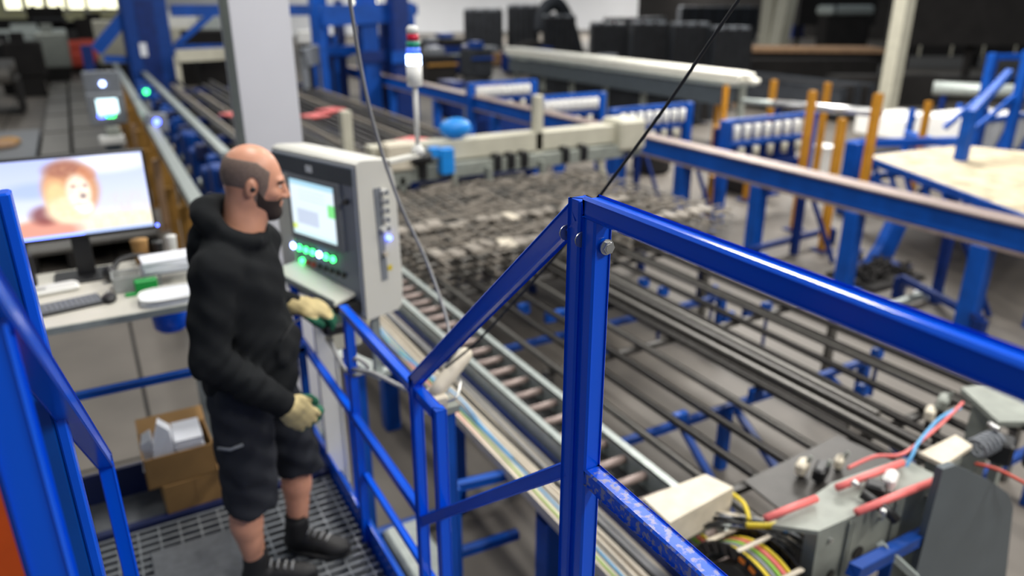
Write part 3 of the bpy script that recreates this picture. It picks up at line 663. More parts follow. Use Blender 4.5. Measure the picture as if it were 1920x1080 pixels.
# side frames behind the beam
for k, (px, py0, py1) in enumerate([(1503,370,520),(1780,440,590),(1290,320,420),(1195,300,400)]):
    y = at(px, py0, x=8.0).y
    t = thing('a_frame_trestle', (8.0,y,0), ['blue A frame trestle behind the third beam leg','blue A frame trestle behind the nearest right beam leg','blue A frame trestle left of the yellow post under the beam','blue A frame trestle just right of the gantry end'][k], 'trestle')
    obj('upright', MB().beam((8.0,y,0),(8.0,y,1.0),.09,.09), 'blue3', t); obj('strut', MB().beam((8.05,y-.02,.98),(8.1,y-.55,.02),.05,.05), 'blue3', t)
    obj('head_plate', MB().box((7.92,y-.1,1.0),(8.08,y+.1,1.03)), 'blue2', t)
dm = thing('chain_heap', (9.0,4.6,0), 'dark heap of chain and tools on the floor between the two right beam legs', 'chain')
q = at(1640,520,z=0)
hm_ = MB()
for k in range(40):
    a_ = random.random()*6.28; r_ = random.random()*.35; p = V((q.x+r_*math.cos(a_)*1.3,q.y+r_*math.sin(a_),.06+random.random()*.12))
    hm_.tube([p+V((.07*math.cos(t),.04*math.sin(t),.03*math.sin(t*2+k))) for t in np.arange(0,6.4,.9)], .02, 6)
dm.location = (q.x,q.y,0); o = obj('chain_links', hm_, 'darkrack', dm); o['kind'] = 'stuff'
obj('heap_base', MB().box((q.x-.5,q.y-.35,0),(q.x+.5,q.y+.35,.05), bev=.02), 'darkrack', dm)
q = at(1665,460,z=0.3)
t = thing('blue_floor_bracket', (q.x,q.y,0), 'blue tilted bracket standing on the floor between the beam legs', 'bracket')
obj('bracket_plate', MB().prism([(q.x-.35,q.y,0),(q.x+.1,q.y,0),(q.x+.35,q.y,.55),(q.x+.05,q.y,.62),(q.x-.1,q.y,.3)],(0,.12,0)), 'blue2', t)
obj('bracket_foot', MB().box((q.x-.5,q.y-.2,0),(q.x+.3,q.y+.3,.03)), 'blue3', t)
q = at(1735,552,z=0.02)
tag(obj('bright_sheet', MB().box((q.x-.16,q.y-.12,0),(q.x+.16,q.y+.12,.03),.4,bev=.01), 'paper', origin=(q.x,q.y,0)), 'small bright white scrap lying on the floor beside the nearest beam leg', 'scrap')
for k, (a1, b1, zc) in enumerate([((1690,520),(1840,600),.25),((1400,470),(1560,430),.2),((1600,600),(1760,540),.1)]):
    p0, p1 = at(*a1, z=zc), at(*b1, z=zc)
    tag(obj('floor_tube', MB().beam(p0,p1,.07,.07).box((p0.x-.05,p0.y-.05,0),(p0.x+.05,p0.y+.05,zc)).box((p1.x-.05,p1.y-.05,0),(p1.x+.05,p1.y+.05,zc)), ['blue3','blue3','galv'][k], origin=(p0.x,p0.y,0)), ['low blue tube between the chain heap and the nearest leg','low blue tube linking the middle beam legs','low grey tube on the floor in front of the chain heap'][k], 'tube')

# ------------------------------------------------------------------ machine at lower right
def P3(px, py, z): return at(px, py, z=z)
jb = thing('junction_box', (2.15,2.1,0), 'dusty cream junction box on the machine corner', 'junction box')
tp = [P3(1205,938,1.20), P3(1255,985,1.20), P3(1375,918,1.20), P3(1322,893,1.20)]
obj('lid', MB().prism(tp, (0,0,.012)), 'dirtycream', jb)
obj('box_body', MB().prism([p-V((0,0,.13)) for p in tp], (0,0,.128)), 'dirtycream', jb)
obj('box_stand', MB().box((2.0,1.98,0),(2.12,2.1,1.07)), 'greycast', jb)
bm_ = thing('bending_machine', (2.9,1.55,0), 'grey green cast cross frame of the bending machine under the pink hoses', 'machine')
zc = 1.27
q = [P3(px,py,zc) for px, py in ((1448,984),(1535,996),(1764,896),(1694,858),(1560,905))]
obj('top_plate', MB().prism([p-V((0,0,.02)) for p in q], (0,0,.02)), 'greycast', bm_)
a_, b_ = q[1], q[2]; L_ = b_-a_
def fpt(t, dz): return a_+L_*t+V((0,0,-.02-dz))
obj('casting', MB().prism([fpt(0,0),fpt(1,0),fpt(.97,.20),fpt(.80,.30),fpt(.45,.26),fpt(.30,.40),fpt(.02,.42)], (0,.06,0)), 'greycast', bm_)
nf = V((0,-.006,0))
for t, dz, r in ((.36,.19,.032),(.16,.24,.022)):
    h_ = fpt(t,dz); obj('casting_hole', MB().tube([h_+nf*.2,h_+nf], r, 16), 'black', bm_)
for t in (.1,.5,.9): h_ = fpt(t,.05); obj('casting_bolt', MB().tube([h_,h_+nf*2], .010, 6), 'steel', bm_)
for t in (.24,.62): obj('casting_rib', MB().beam(fpt(t,.0)+nf,fpt(t,.27)+nf,.022,.016), 'greycast', bm_)
c_, d_ = at(1600,1072,y=1.25), at(1735,1000,y=1.42); obj('blue_arm', MB().beam(c_,d_,.05,.05), 'bluem', bm_); c_, d_ = at(1650,1020,y=1.35), at(1720,1085,y=1.25); obj('lower_arm', MB().beam(c_,d_,.03,.03), 'galv', bm_)
for t in (.1,.9): h_ = fpt(t,0); obj('leg', MB().box((h_.x-.03,h_.y+.01,0),(h_.x+.03,h_.y+.06,1.1)), 'greycast', bm_)
sp = thing('slate_guard', (3.2,1.4,0), 'slate grey guard plate with rounded corner at the lower right corner', 'guard plate')
A_ = P3(1765,872,1.25)
pl = [at(px,py,y=1.36) for px, py in ((1768,880),(1792,872),(1862,905),(1890,925),(1900,950),(1880,1140),(1700,1140))]
obj('plate', MB().prism(pl, (0,.03,0)), 'slateplate', sp)
obj('plate_fold', MB().prism([at(px,py,y=1.36)+V((0,.03,0)) for px, py in ((1890,925),(1900,950),(1880,1140))], (0,.10,0)), 'slateplate', sp)
obj('plate_foot', MB().box((pl[6].x,1.37,0),(pl[5].x,1.45,pl[5].z+.05)), 'black', sp)
obj('dark_opening', MB().box((at(1915,1000,y=1.5).x,1.5,.9),(at(1915,1000,y=1.5).x+.4,1.6,1.2),bev=.02), 'black', sp)
for k, (p_, q_, r_, lb_) in enumerate([((1436,972),(1530,935),.016,'short pink hose left of the clamp'),((1570,914),(1692,868),.016,'upper pink hose behind the clamp'),((1606,960),(1757,900),.016,'lower pink hose passing through the clamp')]):
    a_, b_ = P3(*p_,1.30), P3(*q_,1.30)
    tag(obj('pink_hose', MB().tube([a_,a_.lerp(b_,.5)+V((0,0,.002)),b_], r_, 12), 'pink', None, True, origin=a_), lb_+' on the machine', 'hose')
cp1 = P3(1640,915,1.3)
ck = thing('clamp', (cp1.x,cp1.y,1.18), 'black clamp with silver studs gripping the pink hoses', 'clamp')
obj('clamp_body', MB().box((cp1.x-.03,cp1.y-.04,1.27),(cp1.x+.04,cp1.y+.04,1.325), .5, bev=.01), 'black', ck)
obj('clamp_arm', MB().tube([P3(1615,925,1.31),P3(1660,955,1.28),P3(1680,975,1.24)], .022, 10), 'black', ck, True)
obj('stud', MB().tube([P3(1597,902,1.36),P3(1612,912,1.35)], .013, 12), 'steel', ck, True); obj('stud', MB().tube([P3(1650,958,1.30),P3(1662,962,1.30)], .015, 12), 'steel', ck, True)
ck2 = thing('clamp', (P3(1880,830,1.25).x,P3(1880,830,1.25).y,1.18), 'black clamp with silver stud at the right frame edge above the guard plate', 'clamp')
obj('clamp_body', MB().box((ck2.location.x-.05,ck2.location.y-.05,1.15),(ck2.location.x+.07,ck2.location.y+.05,1.27),.4,bev=.012), 'black', ck2)
obj('stud', MB().tube([P3(1855,795,1.32),P3(1872,806,1.32)], .014, 12), 'steel', ck2, True)
obj('clamp_stem', MB().box((ck2.location.x-.02,ck2.location.y-.02,.9),(ck2.location.x+.02,ck2.location.y+.02,1.16)), 'greycast', ck2)
cv = thing('cream_cover', (P3(1760,850,1.25).x,P3(1760,850,1.25).y,1.2), 'dusty cream plate beside the coiled hose', 'cover')
pp = [P3(1722,856,1.27),P3(1770,878,1.27),P3(1822,842,1.27),P3(1790,822,1.27)]
obj('cover_plate', MB().prism(pp, (0,0,.02)), 'dirtycream', cv); obj('cover_block', MB().prism([p.lerp((pp[0]+pp[2])/2,.3)-V((0,0,.07)) for p in pp], (0,0,.07)), 'greycast', cv)
hc = P3(1838,838,1.25)
hl = MB().tube([hc+V((.012*t-.04, .045*math.cos(t*2.2), .045*math.sin(t*2.2))) for t in np.arange(0,14,.28)], .009, 8)
tag(obj('coiled_hose', hl, 'greybox', None, True, origin=hc), 'grey coiled hose above the slate guard plate', 'hose')
cable('red_cable', [P3(1590,878,1.24),P3(1640,856,1.28),P3(1690,852,1.30),P3(1735,820,1.33),P3(1770,790,1.33),P3(1805,755,1.30)], .008, 'pink', 'pinkish red cable curving up to the right over the machine')
cable('blue_cable', [P3(1680,905,1.2),P3(1708,858,1.30),P3(1722,830,1.33),P3(1762,785,1.34),P3(1800,765,1.3)], .008, 'bcable', 'light blue cable curving beside the red one over the machine')
cable('dark_red_cable', [P3(1830,870,1.22),P3(1870,880,1.28),P3(1920,905,1.28),P3(1990,940,1.2)], .008, 'red', 'dark red cable crossing the top of the slate guard')
rc = thing('grey_corner_plate', (P3(1850,760,1.1).x,P3(1850,760,1.1).y,0), 'grey triangular plate below the near rail at the right edge', 'plate')
pp = [P3(1800,735,1.12),P3(1870,800,1.12),P3(1990,800,1.12),P3(1900,720,1.12)]
obj('plate', MB().prism(pp, (0,0,.03)), 'greycast', rc); obj('plate_leg', MB().box((rc.location.x-.05,rc.location.y-.05,0),(rc.location.x+.05,rc.location.y+.05,1.12)), 'greycast', rc)
for k, (px, py, mt, s_) in enumerate([(1505,870,'dirtycream',.05),(1540,880,'black',.06),(1575,860,'dirtycream',.04),(1670,895,'white',.05),(1745,770,'dirtycream',.05),(1770,750,'greycast',.06)]):
    zz = 1.272 if k == 3 else 1.0; p = P3(px,py,zz+.05)
    t = thing('bar_guide', (p.x,p.y,1.0), ['cream guide block on the dark bars left of the red cable','black guide block between two cream ones on the bars','small cream guide block nearest the red cable','white pad between the two pink hoses','cream guide block where blue and red cables end','grey guide block behind the cable ends'][k], 'guide block')
    obj('guide_body', MB().box((p.x-s_,p.y-s_*.5,zz),(p.x+s_,p.y+s_*.5,zz+.04+s_*.6),.4,bev=.012), mt, t)
    if k != 3: obj('guide_stem', MB().box((p.x-.012,p.y-.012,0),(p.x+.012,p.y+.012,1.0)), 'darkbar', t)
    obj('guide_pin', MB().tube([(p.x,p.y,1.02),(p.x+.03,p.y-.02,1.07+s_*.5)], .01, 10), 'greycast', t)
deck = tag(obj('machine_deck', MB().prism([P3(1395,905,.97),P3(1470,965,.97),P3(1700,880,.97),P3(1570,820,.97)], (0,0,.012)).box((2.55,1.75,0),(2.65,1.85,.97)).box((2.9,1.8,0),(3.0,1.9,.97)), 'darkbar', origin=(2.6,1.9,0)), 'flat dark grey deck plate between the bars and the pink hoses', 'plate')
# drag chain
dc = thing('cable_chain', (2.1,1.6,0), 'black cable drag chain with orange marks curving down at the bottom edge', 'cable chain')
def arc(x, r, a0, a1, n): return [V((x, 1.62-r*math.sin(t)*1.0, .86+r*math.cos(t))) for t in np.linspace(a0,a1,n)]
xs = (1.96,2.13)
for x in xs:
    P_ = arc(x,.27,-1.1,1.7,15)
    for i in range(14):
        a_, b_ = P_[i], P_[i+1]
        o = obj('link', MB().beam(a_,b_+(b_-a_)*.12,.012,.055,up=((a_+b_)/2-V((x,1.62,.86))).normalized(),bev=.004), 'black', dc)
        if x == xs[0] and i > 4: obj('orange_mark', MB().beam(a_.lerp(b_,.2)+V((-.008,0,0)),a_.lerp(b_,.8)+V((-.008,0,0)),.004,.018,up=((a_+b_)/2-V((x,1.62,.86))).normalized(),bev=.001), 'orange', o)
for i in range(2,15,3):
    A2, B2 = arc(xs[0],.295,-1.1,1.7,15)[i], arc(xs[1],.295,-1.1,1.7,15)[i]
    obj('cross_bar', MB().beam(A2-V((.005,0,0)),B2+V((.005,0,0)),.022,.012), 'duct', dc)
obj('chain_stand', MB().box((2.0,1.58,0),(2.08,1.66,.66)), 'greycast', dc); obj('chain_bracket', MB().box((1.95,1.55,.64),(2.14,1.70,.68)), 'greycast', dc)
obj('chain_hub', MB().tube([(1.97,1.62,.86),(2.12,1.62,.86)], .2, 20), 'black', dc)
for k, (dx, mt) in enumerate([(.035,'ycable'),(.06,'greybox'),(.085,'gcable'),(.11,'pink'),(.135,'ycable')]):
    pts = [p+V((0,0,0)) for p in arc(xs[0]+dx,.262,-1.2,1.6,10)]
    cable('chain_cable', [pts[0]+V((.0,.12,-.02))]+pts, .010, mt, ['yellow cable nearest the orange marks inside the drag chain','grey cable inside the drag chain','green cable inside the drag chain','pink cable inside the drag chain','yellow cable on the far side of the drag chain'][k])
cable('yellow_cable', [P3(1372,925,1.12),P3(1395,945,1.16),P3(1405,975,1.14)], .010, 'ycable', 'yellow cable bending out of the cream junction box')
cable('yellow_cable', [P3(1400,985,1.15),P3(1450,985,1.18),P3(1495,972,1.18)], .013, 'ycable', 'thick yellow cable below the short pink hose')
cable('blue_cable', [P3(1470,995,1.16),P3(1495,985,1.17)], .012, 'bcable', 'short light blue cable end beside the thick yellow cable')
w_ = thing('wire_bundle', (2.3,1.75,1.1), 'tangle of black and grey wires between junction box and hoses', 'wires')
for k in range(9):
    a_ = P3(1290+random.random()*60,960+random.random()*30,1.08); b_ = P3(1420+random.random()*130,1000+random.random()*50,1.05)
    obj('wire', MB().tube(smoothpts([a_,a_.lerp(b_,.3)+V((.02*random.uniform(-1,1),.05*random.uniform(-1,1),.05)),a_.lerp(b_,.7)+V((.03,.05*random.uniform(-1,1),.03)),b_]), .007, 6), random.choice(['black','greybox','rubber','duct']), w_, True)
#--BACKGROUND--
# ------------------------------------------------------------------ background, right side
def stand_at(px, py, z=0): return at(px, py, z=z)
for k, (px, pt, pb, X, bot) in enumerate([(1525,170,320,8.9,0),(1580,222,330,8.45,0),(1648,175,282,8.8,0),(1337,330,412,8.3,0),(1452,150,212,10.6,0),(1553,155,196,11.5,0),(1345,235,290,9.2,0),(1163,270,330,8.2,0),(1348,165,200,13.0,0),(1362,160,225,12.2,0),(878,90,130,17,0),(1742,190,215,12.5,0),(1410,275,300,9.6,0)]):
    a = at(px, pt, x=X)
    t = thing('yellow_stake', (X,a.y,0), 'yellow steel stake number'.replace(' number','')+' '+['left of the blue table corner, tall','just left of the blue table, leaning in front of the silver tube','holding the right end of the silver tube','under the long blue beam left of its third leg','behind the left end of the silver tube','behind the tall stake, short visible top','at the left side of the nearest roller rack','beside the right end of the cream gantry','in front of the white pipe bundle end, left one','in front of the white pipe bundle end, right one','far away above the left end of the blue beam','between the white bins at the upper right','peeping between the two rows of the nearest roller rack'][k], 'stake')
    obj('stake_post', MB().beam((X,a.y,.02),(X,a.y,a.z),.10,.10,bev=.01), 'yellow', t); obj('stake_foot', MB().box((X-.12,a.y-.12,0),(X+.12,a.y+.12,.02)), 'blue3', t)
# roller racks
def rack(p0, p1, y, zt_, n1, n2, label):
    """two rows of upright white rollers in a blue frame along x"""
    t = thing('roller_rack', ((p0+p1)/2,y,0), label, 'roller rack', 'white roller racks behind the long beam')
    for x in (p0,p1): obj('frame_post', MB().box((x-.07,y-.07,0),(x+.07,y+.07,zt_+.05),bev=.01), 'blue2', t)
    obj('top_bar', MB().box((p0,y+.0,zt_-.02),(p1,y+.08,zt_+.05)), 'blue2', t)
    obj('middle_bar', MB().box((p0,y+.0,zt_-.36),(p1,y+.08,zt_-.29)), 'blue2', t)
    obj('low_bar', MB().box((p0,y+.0,zt_-.78),(p1,y+.08,zt_-.66)), 'blue3', t)
    obj('back_sheet', MB().box((p0,y+.22,zt_-.8),(p1,y+.24,zt_-.1)), 'blue3', t)
    for k in range(n1):
        x = p0+.17+(p1-p0-.34)*k/(n1-1)
        obj('roller', MB().tube([(x,y-.05,zt_-.25),(x,y-.05,zt_-.235),(x,y-.05,zt_-.05),(x,y-.05,zt_-.035)],[.035,.055,.055,.035],12),'white',t,True)
    for k in range(n2):
        x = p0+.30+(p1-p0-.6)*k/(max(1,n2-1))
        obj('roller', MB().tube([(x,y-.05,zt_-.52),(x,y-.05,zt_-.36)],.05,12),'cream',t,True)
a = at(1362,235,y=8.1); b = at(1522,222,y=8.1)
rack(a.x,b.x,8.1,a.z+.02,8,5,'nearest roller rack with the largest white rollers in two rows')
a = at(1150,212,y=10.0); b = at(1290,207,y=10.0)
rack(a.x,b.x,10.0,a.z+.02,8,5,'second roller rack from the right, right of the gantry end')
a = at(1008,186,y=12.2); b = at(1128,178,y=12.2)
rack(a.x,b.x,12.2,a.z,9,4,'third roller rack from the right, behind the tall gantry post')
a = at(882,160,y=15.0); b = at(1000,155,y=15.0)
rack(a.x,b.x,15.0,a.z,10,4,'fourth roller rack from the right, between signal lamp and gantry post')
# bins and machine pieces between racks (low blue and grey supports)
for k, (px, py, w, d, h, mt, lb) in enumerate([
    (1240,300,.5,.6,.75,'darkrack','dark crate under the racks right of the gantry'),
    (1430,330,1.0,.8,.55,'darkrack','dark crate under the nearest roller rack'),
    (1560,300,.35,.35,.5,'white','white round canister left of the blue table'),
    (1110,270,.9,.9,.5,'darkrack','dark crate behind the gantry end'),
    (960,235,1.4,.9,.6,'blue3','navy machine block behind the middle of the gantry'),
    (900,215,.5,.5,.9,'greybox','grey machine block behind the blue motors'),
    (860,205,.4,.9,1.0,'blue3','navy block left of the grey machine block'),
    (1045,225,.9,.6,.7,'blue3','navy block behind the tall gantry post'),
    (940,200,.8,1.2,.8,'wood','brownish block behind the gantry'),
    (1230,160,.5,.5,.9,'blue2','small blue block under the white pipe bundle, right one'),
    (1170,165,.45,.5,.9,'blue2','small blue block under the white pipe bundle, left one'),
    (1320,205,.45,.5,.85,'blue2','blue block between the two nearest roller racks')]):
    p = at(px, py, z=.3)
    t = thing('crate', (p.x,p.y,0), lb, 'crate')
    obj('crate_body', MB().box((p.x-w/2,p.y,.04),(p.x+w/2,p.y+d,h),bev=.02), mt, t)
    obj('crate_rim', MB().box((p.x-w/2-.02,p.y-.02,h),(p.x+w/2+.02,p.y+d+.02,h+.05)), mt, t)
    obj('crate_skid', MB().box((p.x-w/2+.05,p.y+.05,0),(p.x+w/2-.05,p.y+d-.05,.05)), 'black', t)
# white pipe bundle and silver tube
pb_ = thing('pipe_rack', (12.7,17,0), 'grey rack holding the bundle of long white pipes', 'rack')
A0 = at(955,103,z=1.5); A1 = at(1375,158,z=1.5)
dv = (A1-A0).normalized(); sd = V((-dv.y,dv.x,0))
if sd.x < 0: sd = -sd
for k in range(9):
    o_ = sd*(-.0+(k % 5)*.13)+V((0,0,.07+.12*(k//5)))
    s_ = random.uniform(-.3,.5)
    tag(obj('white_pipe', MB().tube([A0-dv*s_+o_,A1+dv*random.uniform(-.2,.4)+o_],.06,10),'pipe',None,True,origin=A0+o_), ORD[k]+' long white pipe of the bundle on the grey rack, counted from the front', 'pipe', 'white pipes in the bundle')
obj('rack_top', MB().beam(A0+sd*.28-V((0,0,.03)),A1+sd*.28-V((0,0,.03)),.75,.06), 'galv', pb_)
obj('rack_side', MB().beam(A0+sd*.0-V((0,0,.32)),A1-V((0,0,.28)),.05,.40), 'slateplate', pb_)
for k in range(7):
    p = A0.lerp(A1,k/6)+sd*.28; obj('rack_leg', MB().box((p.x-.06,p.y-.06,0),(p.x+.06,p.y+.06,1.45)), 'greycast', pb_)
a = at(1450,195,z=1.55); b = at(1655,212,z=1.55)
tb = tag(obj('silver_tube', MB().tube([a,b],.07,12),'steel',None,True,origin=a), 'thin shiny silver tube lying across the yellow stakes', 'tube')
a2 = at(1395,190,z=1.5); tag(obj('silver_tube', MB().tube([a2,a],.055,12),'galv',None,True,origin=a2), 'duller grey tube joined to the left end of the shiny silver tube', 'tube')
for p in (a.lerp(b,.05),a.lerp(b,.95)): tag(obj('tube_stand', MB().box((p.x-.04,p.y-.04,0),(p.x+.04,p.y+.04,1.49)).box((p.x-.15,p.y-.15,0),(p.x+.15,p.y+.15,.03)),'blue3',origin=(p.x,p.y,0)), 'navy stand under the %s end of the shiny silver tube'%('left' if p.y > 9 else 'right'), 'stand')
# blue table with worn plate (turned)
tbz = 1.1
c = [at(1628,292,z=tbz), at(1985,425,z=tbz), at(2080,300,z=tbz), at(1800,272,z=tbz)]
bt_ = thing('worn_table', c[0].lerp(c[2],.5)-V((0,0,tbz)), 'blue steel work table with a worn beige top at the right edge', 'table')
obj('top_plate', MB().prism([p-V((0,0,.03)) for p in c],(0,0,.03)), 'table', bt_)
for i in range(4):
    p, q = c[i], c[(i+1)%4]
    obj('rim_beam', MB().beam(p-V((0,0,.05)),q-V((0,0,.05)),.08,.10), 'blue2', bt_)
    obj('lower_beam', MB().beam(p-V((0,0,.33)),q-V((0,0,.33)),.07,.08), 'blue2', bt_)
    obj('leg', MB().box((p.x-.06,p.y-.06,0),(p.x+.06,p.y+.06,tbz-.04)), 'blue2', bt_)
for k in range(9):
    p = c[0].lerp(c[1],(k+.5)/9.); q = c[0].lerp(c[1],(k+1.0)/9.)
    obj('truss_web', MB().beam(p-V((0,0,.10)),q-V((0,0,.32)),.05,.05), 'blue2', bt_)
a = at(1598,330,z=.6); tag(obj('blue_bracket', MB().box((a.x-.15,a.y-.12,0),(a.x+.12,a.y+.12,1.15),bev=.02).beam((a.x,a.y,1.12),(c[3].x,c[3].y,1.16),.1,.12),'blue2',origin=(a.x,a.y,0)), 'blue post with arm standing at the left corner of the worn table', 'post')
# white bins with blue frames at upper right
for k, (pa, pb2, yy, hh, lb) in enumerate([((1700,265),(1782,265),9.6,.42,'white corrugated bin in a blue frame, left of the two behind the worn table'),((1828,292),(1935,300),7.9,.62,'larger white bin in a blue frame, right of the two behind the worn table')]):
    a, b = at(*pa,y=yy), at(*pb2,y=yy); z0_ = max(.25,a.z)
    t = thing('white_bin', ((a.x+b.x)/2,yy,0), lb, 'bin')
    obj('bin_body', MB().box((a.x,yy,z0_),(b.x,yy+1.3,z0_+hh),bev=.02), 'white', t)
    for j in range(6): x = a.x+(b.x-a.x)*(j+.5)/6; obj('rib', MB().box((x-.04,yy-.03,z0_+.05),(x+.04,yy,z0_+hh-.05)), 'white', t)
    for x in (a.x-.05,b.x+.05): obj('frame_post', MB().box((x-.05,yy-.08,0),(x+.05,yy+.02,z0_+hh+.25)), 'blue2', t)
    obj('frame_rail', MB().box((a.x-.05,yy-.08,z0_-.1),(b.x+.05,yy+.02,z0_)), 'blue2', t); obj('frame_rail', MB().box((a.x-.05,yy-.08,z0_+hh),(b.x+.05,yy+.0,z0_+hh+.08)), 'blue2', t)
    for j in range(2):
        x = a.x+(b.x-a.x)*(.35+.45*j); obj('diagonal', MB().beam((x-.35,yy-.12,z0_),(x+.1,yy-.12,z0_+hh+.1),.07,.05), 'blue2', t)
for k, (pa, pz, X, lb) in enumerate([((1805,280),(1808,205),10.6,'blue post with diagonal arm rising behind the back corner of the worn table'),((1830,250),(1833,98),14.0,'left post of the tall blue frame at the upper right corner'),((1895,240),(1897,92),14.0,'right post of the tall blue frame at the upper right corner')]):
    a, b = at(*pz,x=X), at(*pa,x=X)
    t = thing('blue_post', (X,b.y,0), lb, 'post')
    obj('post_tube', MB().beam((X,b.y,0),(X,b.y,a.z),.14,.14), 'blue2', t)
    obj('post_arm', MB().beam((X,b.y,a.z-.06),(X+1.1,b.y-(.5 if k else -.2),a.z-.06+(0 if k else .5)),.1,.1), 'blue2', t)
    obj('post_brace', MB().beam((X,b.y,a.z-.7),(X-.5,b.y+.3,a.z-1.3),.08,.08), 'blue2', t)
for k, (p_, q_, z, r_, mt, lb) in enumerate([((1750,165),(1990,175),1.2,.16,'galv','grey round tank lying behind the blue posts at right'),((1700,250),(1990,330),.9,.06,'blue2','blue rail in front of the white bins')]):
    a, b = at(*p_,z=z), at(*q_,z=z)
    t = thing('long_tube', (a.x,a.y,0), lb, 'tube'); obj('tube_body', MB().tube([a,b],r_,12), mt, t, True)
    for q in (a.lerp(b,.1),a.lerp(b,.6),a.lerp(b,.9)): obj('tube_stand', MB().box((q.x-.05,q.y-.05,0),(q.x+.05,q.y+.05,z-r_*.8)), 'blue3', t)
# cream posts (hall frame)
for k, (pt_, pb2, w, lb) in enumerate([((1443,-60),(1440,72),.0,'cream steel post left of its diagonal brace, above the brown board'),((1492,-60),(1458,74),.0,'cream diagonal brace leaning beside the cream post'),((1695,-60),(1664,190),.0,'cream steel post standing among the yellow stakes, right of the brown board')]):
    if k < 2: b = at(*pb2, z=1.05); Y_ = b.y
    else: b = at(*pb2, z=.4); Y_ = b.y
    tz = at(*pt_, y=Y_)
    t = thing('cream_post', (b.x,b.y,0), lb, 'post'); W_ = 28*abs(b.length)/1400*.8
    obj('post_body', MB().beam((b.x,Y_,0),(tz.x if k == 1 else b.x,Y_,8.5 if k != 1 else tz.z+1),W_,W_), 'cream', t)
    obj('base_plate', MB().box((b.x-W_,Y_-W_,0),(b.x+W_,Y_+W_,.05)), 'cream', t)
# brown boards and shelves
a, b = at(1408,98,z=1.0), at(1662,100,z=1.0)
wd = thing('brown_board', a.lerp(b,.5)-V((0,0,1)), 'wide brown board on dark trestles at the foot of the cream post', 'board')
e1 = (b-a); nn = V((-e1.y,e1.x,0)).normalized()
if nn.dot(V((YAW,1,0))) < 0: nn = -nn
obj('board_top', MB().prism([a,b,b+nn*2.4,a+nn*2.4],(0,0,.18)), 'wood', wd)
obj('board_skirt', MB().prism([a+nn*.3,b+nn*.3,b+nn*.4,a+nn*.4],(0,0,-.5)), 'darkrack', wd)
for t_ in (.05,.5,.95): p = a.lerp(b,t_)+nn*.5; obj('trestle', MB().box((p.x-.15,p.y-.15,0),(p.x+.15,p.y+.15,1.0)), 'darkrack', wd)
# dark shelving at the upper right
def wide(px0, px1, pyb, zb_, h, d, mt, name, label, cat, parts=0, group=None):
    a, b = at(px0,pyb,z=zb_), at(px1,pyb,z=zb_); e_ = (b-a); n2 = V((-e_.y,e_.x,0)).normalized()
    if n2.dot(V((.49,.87,0))) < 0: n2 = -n2
    t = thing(name, (a.x,a.y,zb_), label, cat, group)
    obj(name+'_body', MB().prism([a,b,b+n2*d,a+n2*d],(0,0,h)), mt, t)
    u2 = e_.normalized(); L = e_.length
    for k in range(parts):
        p = a+u2*(L*(k+.5)/parts)-n2*.04
        obj('stake' if mt == 'dark' else 'upright', MB().beam(p,p+V((0,0,h*(1.0+.06*(k % 2)))),.08,.08), 'darkrack' if mt == 'dark' else 'cream', t)
    obj('top_layer', MB().prism([a+u2*L*.02+n2*.1+V((0,0,h)),b-u2*L*.03+n2*.1+V((0,0,h)),b-u2*L*.03+n2*d*.9+V((0,0,h)),a+u2*L*.02+n2*d*.9+V((0,0,h))],(0,0,h*.05)), 'greybox' if mt == 'dark' else mt, t)
    return t, a, b, n2
for px0, px1, pyb, zb_, h, lb in [(868,945,106,0,2.6,'leftmost dark mesh stack in front of the white wall'),(948,1012,104,0,2.8,'dark mesh stack left of the curved dark conveyor'),(1015,1080,112,0,2.3,'dark mesh stack under the curved dark conveyor'),(1105,1178,132,0,2.1,'dark block stack right of the curved dark conveyor'),(1180,1252,142,0,2.2,'middle dark block stack above the white pipes'),(1256,1330,150,0,2.2,'dark block stack just left of the cable'),(1332,1405,158,0,2.1,'dark block stack left of the cream post'),(1270,1420,75,0,2.6,'long dark stack far behind the block stacks'),(1130,1250,92,0,2.0,'far dark stack with brownish top near the wall')]:
    wide(px0+3,px1-2,pyb,zb_,h,1.5,'dark','mesh_stack',lb,'stack',6)
# curved conveyor
a = at(1050,100,z=0)
pts = [at(1012,60,y=a.y-2), at(1020,20,y=a.y-2), at(1040,6,y=a.y-2), at(1056,20,y=a.y-2), at(1072,60,y=a.y-2), at(1082,98,y=a.y-2)]
t = thing('curved_conveyor', (pts[-1].x,pts[-1].y,0), 'dark curved conveyor hood against the white wall', 'conveyor')
obj('hood', MB().tube(smoothpts(pts,5),.42,10), 'dark', t, True); obj('hood_foot', MB().box((pts[-1].x-.4,pts[-1].y-.4,0),(pts[-1].x+.4,pts[-1].y+.4,max(.3,pts[-1].z))), 'dark', t)
obj('inner_plate', MB().box((pts[2].x-.5,pts[2].y+.1,0),(pts[2].x+.7,pts[2].y+.3,pts[2].z-.6)), "cream", t)
